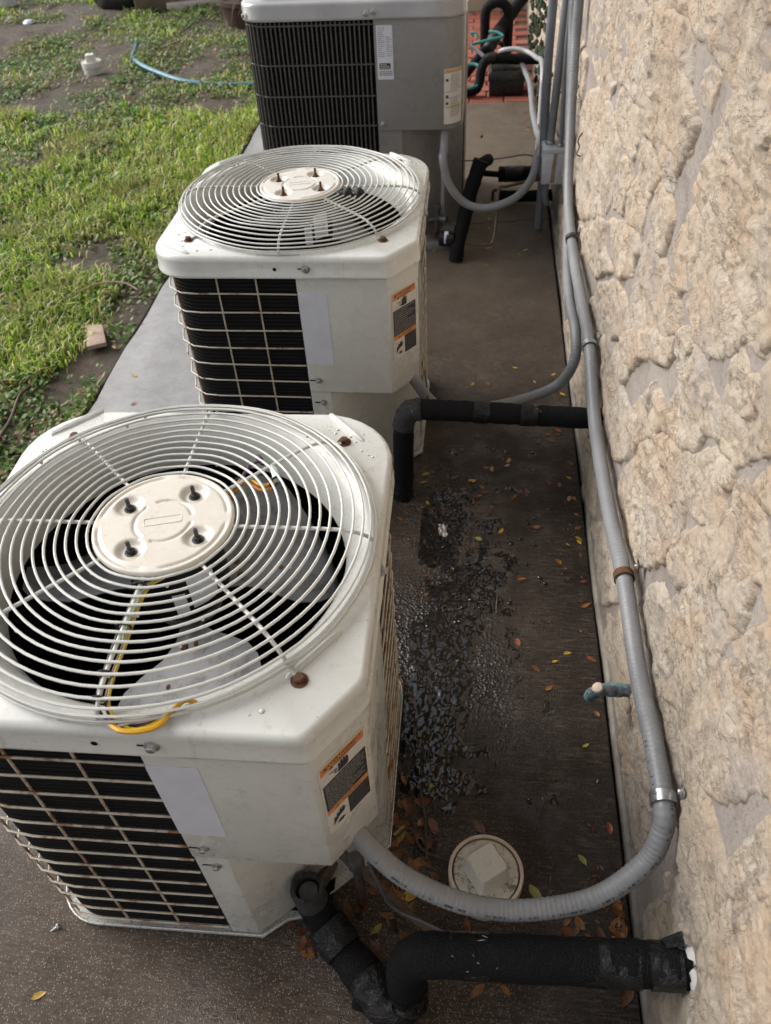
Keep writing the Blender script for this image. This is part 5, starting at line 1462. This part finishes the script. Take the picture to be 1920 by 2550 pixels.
MB().lathe([(.012, .0), (.012, .10), (.018, .105), (.018, .125), (.012, .128), (.012, .15), (.015, .153), (.015, .17), (.010, .174)], 10).build('valve_body', M['valve'], vb)
MB().tube([(-.04, -.01, .11), (0, 0, .115), (.04, -.02, .12)], [.013, .011, .014], 10).build('valve_arm', M['valve'], vb)
MB().tube([(-.02, -.03, .06), (.0, 0, .07), (.01, .04, .07)], [.014, .010, .012], 10).build('valve_arm', M['copper_tube'], vb)
MB().tube([(.02, .03, .09), (.022, .032, .45)], .0075, 8).build('riser', M['pvc_pale'], vb)
hp = empty('insulated_pipe', (.16, 3.58, 0)); og = (.16, 3.58, 0)
tag(hp, 'short black insulated pipes entering the wall below the junction box', 'pipe', g)
sleeve(hp, [(.335, 3.56, .105), (.25, 3.57, .105), (.17, 3.575, .102), (.092, 3.58, .100)], .032, M['foam'], seed=41, org=og)
sleeve(hp, [(.092, 3.58, .100), (.06, 3.585, .10), (.02, 3.59, .102)], .013, M['foam'], seed=42, org=og)
sleeve(hp, [(.335, 3.48, .05), (.25, 3.50, .036), (.15, 3.52, .027), (.10, 3.53, .025)], .024, M['foam'], seed=43, org=og)
sleeve(hp, [(.20, 3.575, .103), (.16, 3.576, .102), (.12, 3.578, .101)], .0338, M['tape'], 'tape_wrap', seed=44, org=og, wob=.01)
MB().tube([(.088 - og[0], 3.54 - og[1], .046), (.076 - og[0], 3.54 - og[1], .046), (.070 - og[0], 3.54 - og[1], .040), (.070 - og[0], 3.54 - og[1], 0.0)], .007, 8).build('copper_end', M['copper_tube'], hp)
cw = MB().tube(spline([(-.20, 3.24, .36), (-.16, 3.22, .342), (-.131, 3.22, .330), (-.092, 3.22, .305), (-.063, 3.22, .296), (.015, 3.23, .292), (.11, 3.26, .290), (.187, 3.32, .278), (.245, 3.46, .215)], .01), .0028, 6).build('control_cable', M['tiegrey'])
tag(cw, 'thin grey cable sagging from the grey unit towards the wall', 'cable')

# ------------------------------------------------------------------ tangle at the far end of the passage
bb = empty('black_box', (.145, 5.06, 0)); tag(bb, 'black plastic box standing on the red bricks at the passage end', 'box')
MB().loft([[(x * .100 * k, y * .10 * k + (.0), z) for x, y in ((-1, -1), (1, -1), (1, 1), (-1, 1))] for k, z in ((.96, 0.0), (1.0, .085))], True, True, True).build('body', M['blackplastic'], bb, bevel=.008)
MB().loft([[(x * .103 * k, y * .103 * k, z) for x, y in ((-1, -1), (1, -1), (1, 1), (-1, 1))] for k, z in ((1.0, .082), (1.02, .090), (.9, .125), (.85, .130))], True, True, True).build('lid', M['blackplastic'], bb, bevel=.005)
tk = empty('insulated_pipe', (.03, 5.2, 0)); og = (.03, 5.2, 0)
tag(tk, 'tangle of black insulated pipes bound with teal wire at the passage end', 'pipe', g)
for i, (pts, r) in enumerate((([(.34, 5.06, .163), (.22, 5.05, .168), (.10, 5.04, .176), (.045, 5.03, .180), (.015, 5.01, .165), (-.002, 5.0, .12), (-.008, 4.99, .07), (-.03, 4.97, .035), (-.09, 4.96, .030), (-.16, 4.98, .03)], .027),
                              ([(.018, 5.62, .0), (.016, 5.6, .12), (.013, 5.6, .27), (.03, 5.6, .312), (.075, 5.6, .334), (.12, 5.6, .325), (.150, 5.6, .28), (.155, 5.6, .16), (.155, 5.6, .0)], .030),
                              ([(.0, 5.45, .06), (.065, 5.52, .15), (.14, 5.6, .235), (.235, 5.7, .33), (.34, 5.8, .43)], .036),
                              ([(-.10, 5.25, .03), (-.03, 5.3, .10), (.02, 5.32, .15), (.06, 5.36, .10), (.09, 5.38, .0)], .026),
                              ([(.10, 5.30, .19), (.125, 5.30, .17), (.128, 5.28, .12), (.11, 5.26, .06), (.09, 5.25, 0.0)], .012))):
    sleeve(tk, pts, r, M['foam'], seed=60 + i, org=og, step=.02, wob=.05)
sleeve(tk, [(.03, 5.47, .10), (.075, 5.53, .165), (.11, 5.565, .20)], .0385, M['tape'], 'tape_wrap', seed=70, org=og, wob=.08)
sleeve(tk, [(.02, 5.018, .172), (.045, 5.028, .181), (.075, 5.035, .179)], .030, M['tape'], 'tape_wrap', seed=71, org=og, wob=.06)
for pts in ([(-.06, 5.3, .186), (.029, 5.3, .205), (.112, 5.3, .221), (.118, 5.31, .226), (.08, 5.34, .238), (.039, 5.36, .236)], [(-.10, 5.15, .12), (-.04, 5.13, .126), (-.01, 5.10, .122)], [(-.07, 5.40, .22), (-.04, 5.39, .224), (-.03, 5.37, .20)], [(-.09, 4.93, .052), (-.05, 4.935, .058), (-.02, 4.955, .062)]):
    q = spline([(p[0] - og[0], p[1] - og[1], p[2]) for p in pts], .012)
    MB().tube(q, .0085, 7).build('teal_wire', M['teal'], tk)
sleeve(tk, [(-.075, 5.2, .205), (-.03, 5.19, .182), (.012, 5.17, .155)], .010, M['pvc_pale'], 'grey_tube', seed=75, org=og, wob=0)

# ------------------------------------------------------------------ copper stub, cleanouts, hose, small things
cs = empty('copper_stub', (.34, .886, .172)); tag(cs, 'green-crusted copper elbow stub poking out of the wall', 'pipe')
MB().tube(spline([(.005, 0, 0), (-.04, 0, 0), (-.062, -.001, 0), (-.076, -.002, -.004), (-.085, -.003, -.014), (-.087, -.003, -.026)], .004), .0125, 16, caps=False).build('tube', M['patina'], cs)
MB().tube([(-.030, 0, 0), (-.033, 0, 0), (-.056, 0, 0), (-.059, 0, 0)], [.0128, .0142, .0142, .0128], 16).build('collar', M['patina'], cs)
b = MB().lathe([(.0115, .0), (.0095, .0035), (.004, .0055)], 12); b.build('solder_blob', M['cleanout'], cs, (-.077, -.003, .0085), (R(8), R(-28), 0))
MB().lathe([(.0112, 0), (.0112, .001)], 14).build('bore', M['black_in'], cs, (-.0872, -.003, -.0255), (0, R(-4), 0))

def cleanout(name, label, loc, r, hgt, rz, m1, m2):
    c = empty(name, loc, rz); tag(c, label, 'drain cleanout')
    MB().lathe([(r * .93, 0), (r * .93, hgt * .55), (r, hgt * .60), (r, hgt * .97), (r * .985, hgt), (r * .905, hgt), (r * .895, hgt * .80)], 40, cap1=False).build('collar', m1, c, sharp=30)
    pl = MB().lathe([(r * .865, hgt * .7), (r * .865, hgt * .93), (r * .85, hgt * .95), (r * .2, hgt * .955)], 40).build('plug', m2, c, sharp=30)
    s = r * .45
    b = MB().loft([[(x * s * k, y * s * k, z) for x, y in arc(.72, .72, .28, 0, .5 * PI, 4) + arc(-.72, .72, .28, .5 * PI, PI, 4) + arc(-.72, -.72, .28, PI, 1.5 * PI, 4) + arc(.72, -.72, .28, 1.5 * PI, 2 * PI, 4)] for k, z in ((1.10, hgt * .94), (1.02, hgt * 1.04), (.96, hgt * 1.0 + r * .54), (.86, hgt * 1.0 + r * .60))], True, True, True)
    sq = b.build('square_key', M['key'], pl, sharp=40)
    zt = hgt + r * .60
    MB().tube([(s * .24 * math.cos(k * PI / 10), s * .24 * math.sin(k * PI / 10) , zt) for k in range(20)], .0008, 5, closed=True).build('moulded_mark', M['key'], pl)
    MB().box((-s * .22, -.0014, zt - .0005), (s * .22, .0014, zt + .0012)).build('moulded_mark', M['key'], pl)
    return c
cleanout('drain_cleanout', 'beige drain cleanout cap with square key in the wet concrete strip', (.0575, .568, 0), .0665, .062, R(35), M['cleanout'], M['plug'])
cleanout('drain_cleanout', 'off-white drain cleanout standing up in the lawn', (-2.57, 5.62, -.02), .066, .085, R(20), M['whitepvc'], M['whitepvc'])
c2 = empty('drain_cleanout', (-4.13, 7.66, -.01)); tag(c2, 'white round pipe cap at the far left corner of the lawn', 'drain cleanout')
MB().lathe([(.085, 0), (.085, .12), (.10, .125), (.10, .17), (.085, .18)], 24).build('cap', M['whitepvc'], c2)
for (x, y) in ((-3.62, 6.98),):
    b = MB().lathe([(.03, 0), (.05, .012), (.035, .028), (.012, .034)], 9); tag(b.build('pebble', M['sticker_white'], loc=(x, y, -.01)), 'pale stone lying in the bare far lawn', 'stone')

hs_ = [(-1.15, 5.25, .012), (-1.43, 5.231, .012), (-1.624, 5.243, .012), (-1.854, 5.322, .012), (-2.053, 5.478, .014), (-2.263, 5.695, .014), (-2.386, 5.897, .012), (-2.45, 6.152, .012), (-2.50, 6.32, .008), (-2.53, 6.42, -.012)]
tag(MB().tube(spline(hs_, .02), .0165, 10).build('garden_hose', M['hose']), 'teal blue garden hose curving across the lawn', 'hose')

bd = MB()
P4 = [(-1.400, 2.430), (-1.345, 2.437), (-1.288, 2.318), (-1.349, 2.287)]
bd.loft([[(x, y, .0) for x, y in P4], [(x, y, .017) for x, y in P4]], True, True, True)
tag(bd.build('wood_offcut', M['wood'], bevel=.002), 'square pale wood offcut lying on soil beside the slab', 'board')

tw = MB().tube(spline([(-1.42, 1.70, .012), (-1.434, 1.775, .016), (-1.444, 1.879, .012), (-1.462, 1.989, .02), (-1.455, 2.05, .014)], .02), [.006] * 3 + [.005] * 200, 7) if False else MB().tube(spline([(-1.42, 1.70, .012), (-1.434, 1.775, .016), (-1.444, 1.879, .012), (-1.462, 1.989, .02), (-1.455, 2.05, .014)], .02), .0055, 7)
tag(tw.build('stick', M['twig']), 'brown stick lying in the soil at the left picture edge', 'stick')
tag(MB().tube(spline([(-1.55, 2.62, .02), (-1.46, 2.70, .035), (-1.36, 2.72, .03), (-1.30, 2.70, .012)], .02), .004, 6).build('stick', M['wood']), 'pale dry stalk arching over soil near the slab edge', 'stick')

# brown panel with cream edging, black bag and spiky plant at the far lawn edge
bp = empty('planter_box', (-2.42, 7.25, 0)); tag(bp, 'brown box with pale cream edging at the far side of the lawn', 'planter')
def quadbox(a, b_, d, z0, z1):
    n_ = Vector((-(b_[1] - a[1]), b_[0] - a[0], 0)).normalized() * d
    p = [(a[0], a[1]), (b_[0], b_[1]), (b_[0] + n_.x, b_[1] + n_.y), (a[0] + n_.x, a[1] + n_.y)]
    return MB().prism([(x + 2.42, y - 7.25) for x, y in p], z0, z1)
quadbox((-2.78, 7.16), (-1.75, 7.58), .55, -.03, .42).build('body', M['brownbox'], bp, bevel=.006)
quadbox((-2.52, 7.17), (-1.72, 7.50), .10, -.03, .055).build('edging', M['creamstone'], bp, bevel=.008)
bg_ = empty('black_bag', (-3.0, 7.45, 0)); tag(bg_, 'glossy black plastic bundle at the far lawn edge beside the brown box', 'bag')
rb = random.Random(9); rings = []
for i, (k, z) in enumerate(((.8, -.02), (1.0, .04), (1.02, .10), (.95, .13), (1.0, .15), (.9, .22), (.55, .28))):
    rings.append([((.26 * math.cos(a) * k + rb.uniform(-.012, .012)), (.17 * math.sin(a) * k + rb.uniform(-.012, .012)), z + rb.uniform(-.008, .008)) for a in [q * PI / 12 for q in range(24)]])
MB().loft(rings, True, True, True).build('bundle', M['blackplastic'], bg_, rot=(0, 0, R(-25)))

pl = empty('spiky_plant', (-1.72, 6.78, 0)); tag(pl, 'dark green strap-leaved plant in a brown pot behind the grey unit', 'plant')
MB().lathe([(.20, -.02), (.25, .14), (.265, .15), (.265, .18), (.235, .18), (.225, .15), (.05, .14)], 28).build('pot', M['pot'], pl)
rp = random.Random(12)
lv, lf = [], []
for i in range(170):
    a = rp.uniform(0, 2 * PI); L = rp.uniform(.28, .55); e = rp.uniform(.15, 1.25); w = rp.uniform(.006, .011)
    d = Vector((math.cos(a), math.sin(a), 0)); sd2 = Vector((-d.y, d.x, 0)) * w
    p0 = Vector((rp.uniform(-.08, .08), rp.uniform(-.08, .08), .16)); n0 = len(lv)
    for k in range(6):
        t_ = k / 5
        p = p0 + d * (L * math.sin(e) * t_ * (1 + .2 * t_)) + Vector((0, 0, L * (math.cos(e) * t_ + .25 * t_ - .62 * e * t_ * t_)))
        wd = sd2 * (1 - .85 * t_)
        lv += [tuple(p - wd), tuple(p + wd)]
    lf += [(n0 + 2 * k, n0 + 2 * k + 1, n0 + 2 * k + 3, n0 + 2 * k + 2) for k in range(5)]
o = link('foliage', mesh_np('foliage', lv, lf), M['shrub'], pl)

# things on the concrete
sc = empty('loose_screw', (-.702, .433, .0045), R(40)); tag(sc, 'small loose zinc screw lying on the concrete', 'screw')
b = MB().lathe([(.0048, 0), (.0048, .0035), (.004, .0042)], 6); b.build('head', M['zinc'], sc, rot=(0, R(75), 0))
MB().tube([(-.012, 0, -.002), (0, 0, 0)], [.0012, .0022], 8).build('shank', M['zinc'], sc)
rb = random.Random(31)
def scrap(name, label, cat, loc, s, mat):
    vs = []; n_ = 7
    for i in range(n_):
        for j in range(n_):
            vs.append(((i / (n_ - 1) - .5) * s * rb.uniform(.6, 1.2), (j / (n_ - 1) - .5) * s * 1.6 * rb.uniform(.7, 1.2), abs(rb.gauss(.004, .004)) + .001))
    fs = [(i * n_ + j, (i + 1) * n_ + j, (i + 1) * n_ + j + 1, i * n_ + j + 1) for i in range(n_ - 1) for j in range(n_ - 1)]
    return tag(MB().add(vs, fs).build(name, mat, loc=loc), label, cat)
scrap('paper_scrap', 'crumpled white scrap beside the nearest unit on wet concrete', 'scrap', (-.058, 1.46, 0), .026, M['white_scrap'])
th = [(-.136, .506, .215), (-.118, .497, .13), (-.106, .492, .085), (-.085, .486, .062), (-.05, .478, .055), (.0, .462, .05), (.06, .450, .03), (.09, .447, .008)]
tag(MB().tube(spline(th, .008), .0028, 6).build('control_cable', M['tiegrey']), 'thin grey cable hanging below the nearest unit to the ground', 'cable')
bt = [(-.168, .535, .17), (-.150, .524, .135), (-.122, .512, .095), (-.085, .500, .05), (-.05, .482, .022), (.01, .47, .012), (.14, .465, .011), (.26, .475, .010), (.32, .49, .010)]
tag(MB().tube(spline(bt, .01), .008, 8).build('liquid_line', M['copper_tube']), 'thin brown tube running along the ground from the nearest unit to the wall', 'pipe')
vb2 = empty('service_valve', (-.160, .520, 0)); tag(vb2, 'dark service valve under the nearest unit control panel', 'valve')
MB().lathe([(.009, .13), (.009, .165), (.015, .168), (.015, .19), (.012, .196)], 8).build('valve_cap', M['valve'], vb2)
MB().tube([(0, 0, .15), (-.03, .03, .135), (-.06, .06, .125)], .009, 8).build('valve_arm', M['valve'], vb2)
MB().tube([(0, 0, 0.0), (0, 0, .14)], .008, 8).build('valve_stem', M['copper_tube'], vb2)
hose_bit = MB().tube(spline([(-.155, .362, .012), (-.12, .352, .013), (-.095, .345, .014)], .004), .0125, 12)
tag(hose_bit.build('rubber_offcut', M['foam']), 'short black ribbed rubber offcut beside the taped pipe', 'scrap')
tags = [((-.12, .63), (-.085, .66), (-.06, .62), (0.0, .60), (.02, .585)), ((-.07, .735), (-.06, .69), (-.052, .63), (-.05, .60)), ((.16, .70), (.175, .745)), ((.08, 1.19), (.082, 1.235), (.085, 1.25))]
for k, pp in enumerate(tags):
    z = .006
    tag(MB().tube(spline([(x, y, z + .002 * (i % 2)) for i, (x, y) in enumerate(pp)], .01), .0026 if k < 2 else .0018, 6).build('twig', M['twig']),
        ['dark forked twig among leaves beside the nearest unit', 'thin dark twig crossing the leaves by the cleanout', 'tiny twig on wet concrete behind the cleanout', 'small twig on the wet strip beside a leaf'][k], 'twig', 'twigs on the concrete')
wv = MB().tube(spline([(-.118, 1.70, .34), (-.112, 1.69, .30), (-.108, 1.66, .26), (-.112, 1.63, .24)], .01), .0018, 5)
tag(wv.build('control_cable', M['w_black']), 'thin black wire curling at the right corner of the middle unit', 'cable')
gv = MB().tube(spline([(.318, 2.62, .60), (.305, 2.60, .585), (.312, 2.60, .565), (.304, 2.585, .55), (.315, 2.575, .545)], .004), .0022, 5)
tag(gv.build('vine_tendril', M['shrub']), 'small dark green tendril clinging to the wall beside the conduits', 'plant')

# ------------------------------------------------------------------ fallen leaves
def leaf_mesh(seed):
    r_ = random.Random(seed); n_ = 9; vs = []; fs = []
    curl = r_.uniform(.25, .95); bend = r_.uniform(-.35, .35)
    for i in range(n_):
        t_ = i / (n_ - 1); x = t_ * 2 - 1
        w = .56 * math.sin(PI * min(1, t_ * 1.02 + .0)) ** .8 * (1 - .25 * t_) + (.012 if i in (0, n_ - 1) else 0)
        yb = bend * (x * x - .5) * .5
        for j, s in enumerate((-1, -.5, 0, .5, 1)):
            z = .10 * abs(s) * w * 2 * curl + .16 * curl * x * x + r_.uniform(-.012, .012) + .02
            vs.append((x, yb + s * w * (1 + r_.uniform(-.06, .06)), z))
    for i in range(n_ - 1):
        for j in range(4):
            fs.append((i * 5 + j, (i + 1) * 5 + j, (i + 1) * 5 + j + 1, i * 5 + j + 1))
    k = len(vs)
    vs += [(1.0, bend * .25, .04), (1.42, bend * .25 + .06, .06), (1.42, bend * .25 + .10, .06), (1.0, bend * .25 + .05, .04)]
    fs.append((k, k + 1, k + 2, k + 3))
    return vs, fs
LME = {}
for s_ in range(4):
    vs, fs = leaf_mesh(40 + s_)
    for c_ in LM:
        me = mesh_np('leaf', vs, [f for f in fs], True); me.materials.append(LM[c_]); LME[(s_, c_)] = me
COLN = {'y': 'yellow', 'o': 'orange', 'b': 'brown', 'r': 'reddish', 'd': 'dark', 'g': 'olive', 'p': 'pinkish tan', 'Y': 'yellow'}
rl = random.Random(77)
for k in range(70):       # wet drifts along the unit foot, round the cleanout and in the wall corner
    zx, zy, sx2, sy2 = rl.choice([(-.13, .58, .05, .05), (-.10, .52, .06, .05), (-.20, .46, .05, .02), (.25, .50, .035, .035), (-.08, .66, .025, .05), (.10, 1.60, .07, .05)])
    x_, y_ = rl.gauss(zx, sx2), rl.gauss(zy, sy2)
    if y_ > .40: LEAVES.append((x_, y_, rl.choice('bbbbodro')))
for (x, y, c_) in LEAVES:
    if x > SLAB_R - .02: x = SLAB_R - .02
    on_lawn = x < SLAB_L
    z = float(lawn_z(np.array([x]), np.array([y]))[0]) + .012 if on_lawn else .001
    if y > 4.87 and not on_lawn: z = .003
    s_ = rl.uniform(.0070, .0135) * (1.5 if c_ == 'Y' else 1) * (1.35 if y < .75 and c_ != 'Y' else 1)
    o = link('leaf', LME[(rl.randrange(4), c_)], None, None, (x, y, z), (rl.uniform(-.12, .12), rl.uniform(-.12, .12), rl.uniform(0, 6.28)))
    o.scale = (s_, s_ * rl.uniform(.75, 1.15), s_)
    if c_ == 'Y': where = 'alone on bare concrete in front of the nearest unit'
    elif on_lawn: where = 'on the lawn soil'
    elif x < -.6: where = 'on the dry slab left of the units'
    else:
        across = 'along the wall foot' if x > .22 else ('in mid strip' if x > .02 else 'on the unit side')
        if y > 4.86: lane = 'by the red bricks'
        elif y > 3.3: lane = 'beyond the slab crack'
        elif y > 2.5: lane = 'near the grey unit drier'
        elif y > 1.95: lane = 'beside the middle unit'
        elif y > 1.62: lane = 'just behind the crossing black pipe'
        elif y > 1.40: lane = 'just in front of the crossing black pipe'
        elif y > 1.15: lane = 'in the wet patch past the crossing pipe'
        elif y > .90: lane = 'level with the copper stub'
        elif y > .66: lane = 'between the copper stub and the cleanout'
        elif y > .50: lane = 'level with the cleanout'
        else: lane = 'under the near conduit loop'
        where = '%s, %s' % (across, lane)
    tag(o, '%s leaf %s' % (COLN[c_], where), 'leaf', '%s leaves %s' % (COLN[c_], where))
# sodden scraps too small to count
b = MB()
for i in range(260):
    x = rl.choice([rl.uniform(-.25, -.02), rl.gauss(.27, .025), rl.uniform(-.2, .3)]); y = rl.choice([rl.uniform(.46, .62), rl.uniform(.35, 3.0), rl.uniform(1.2, 1.8)])
    if x > SLAB_R - .01: x = SLAB_R - .015
    s_ = rl.uniform(.002, .0055); a = rl.uniform(0, 6.28)
    q = [(x + s_ * k * math.cos(a + d_), y + s_ * k * math.sin(a + d_), .001 + rl.uniform(0, .003)) for d_, k in ((0, 1.4), (1.6, .6), (3.1, 1.2), (4.7, .6))]
    b.add(q, [(0, 1, 2, 3)])
tag(b.build('leaf_litter', LM['b']), 'crumbled brown leaf bits scattered on the wet concrete', 'litter', kind='stuff')

# beads and ripples of standing water in the two wet hollows by the unit bases
rw = np.random.RandomState(5)
b = MB()
cnt = 0
for (cx_, cy_, sx_, sy_, n_) in ((.02, 1.25, .08, .18, 50), (.02, 1.50, .07, .10, 60), (-.02, .95, .08, .2, 20)):
    for i in range(n_):
        x, y = cx_ + sx_ * rw.randn(), cy_ + sy_ * rw.randn()
        if x > SLAB_R - .03 or x < -.115 or y < .6: continue
        s_ = .0018 + .0036 * rw.rand() ** 2.2; e_ = 1 + 1.1 * rw.rand(); a = rw.rand() * 3.14
        ca_, sa_ = math.cos(a), math.sin(a)
        ring = lambda k, z: [(x + (ca_ * math.cos(q) * e_ - sa_ * math.sin(q)) * s_ * k, y + (sa_ * math.cos(q) * e_ + ca_ * math.sin(q)) * s_ * k, z) for q in [j * PI / 3.5 for j in range(7)]]
        b.loft([ring(1, -.0005), ring(.94, s_ * .45), ring(.7, s_ * .85), ring(.25, s_ * 1.05)], True, False, True)
me = bpy.data.meshes.new('water_beads'); me.from_pydata(b.v, [], b.f)
for p_ in me.polygons: p_.use_smooth = True
tag(link('water_beads', me, M['bead']), 'beads of standing water glinting on the dark wet concrete', 'water', kind='stuff')

# thin rippled water film lying in the two hollows
fx = np.arange(-.118, .20, .0032); fy = np.arange(.58, 1.80, .0032)
FX, FY = np.meshgrid(fx, fy)
m1 = np.exp(-(((FX + .055) / .085) ** 2 + ((FY - .97) / .20) ** 2)); m2 = np.exp(-(((FX + .065) / .070) ** 2 + ((FY - 1.45) / .17) ** 2))
m3 = .5 * np.exp(-(((FX - .02) / .10) ** 2 + ((FY - 1.25) / .25) ** 2))
mask = np.maximum(np.maximum(m1, m2), m3) + .26 * fbm(FX * 16, FY * 16, 4, .6) - .36
rip = .0008 * fbm(FX * 55, FY * 55, 2, .7) + .0010 * np.abs(vnoise(FX * 150 + 3, FY * 150)) + .0005 * vnoise(FX * 280, FY * 280)
ZW = np.clip(mask * .006, -.004, .0012) + rip * np.clip(mask * 5 + .6, 0, 1.2)
idx = np.arange(FX.size).reshape(FX.shape)
Fq = np.stack([idx[:-1, :-1], idx[:-1, 1:], idx[1:, 1:], idx[1:, :-1]], -1)[(np.maximum.reduce([ZW[:-1, :-1], ZW[1:, 1:], ZW[1:, :-1], ZW[:-1, 1:]]) > -.0006)]
us = np.unique(Fq); rm = np.full(FX.size, -1); rm[us] = np.arange(len(us))
wf = link('water_film', mesh_np('water_film', np.stack([FX, FY, ZW], -1).reshape(-1, 3)[us], rm[Fq], True), M['bead'])
tag(wf, 'thin rippled black water film on the concrete beside the units', 'water', kind='stuff')

# pale torn fibres where the tape has pulled the foam
def fibres(parent, org, spots, n_, seed):
    rf_ = random.Random(seed); b = MB()
    for i in range(n_):
        (cx_, cy_, cz_, r_, ax_) = rf_.choice(spots)
        a = rf_.uniform(R(25), R(150)); L = rf_.uniform(.003, .012)
        px = cx_ + (rf_.uniform(-.012, .012)) - org[0]
        p0 = Vector((px, cy_ - org[1] - r_ * math.cos(a), cz_ - org[2] + r_ * math.sin(a)))
        d_ = Vector((rf_.uniform(-1, 1), rf_.uniform(-.5, .5) * math.sin(a), rf_.uniform(-.5, .5) * math.cos(a))).normalized() * L
        b.tube([p0, p0 + d_ * .5 + Vector((0, 0, .0006)), p0 + d_], [.0002, .00045, .0002], 4)
    o = b.build('torn_fibre', M['fibre'], parent); o['kind'] = 'stuff'
fibres(ip, (-.066, .384, 0), [(.0, .385, .206, .0338, 0), (.058, .385, .213, .0338, 0), (.03, .385, .210, .0338, 0), (.318, .386, .2455, .0338, 0)], 12, 3)
fibres(ip2, (-.166, 1.592, 0), [(-.150, 1.592, .285, .0295, 0), (-.135, 1.592, .293, .0295, 0), (.165, 1.595, .286, .0288, 0)], 16, 5)
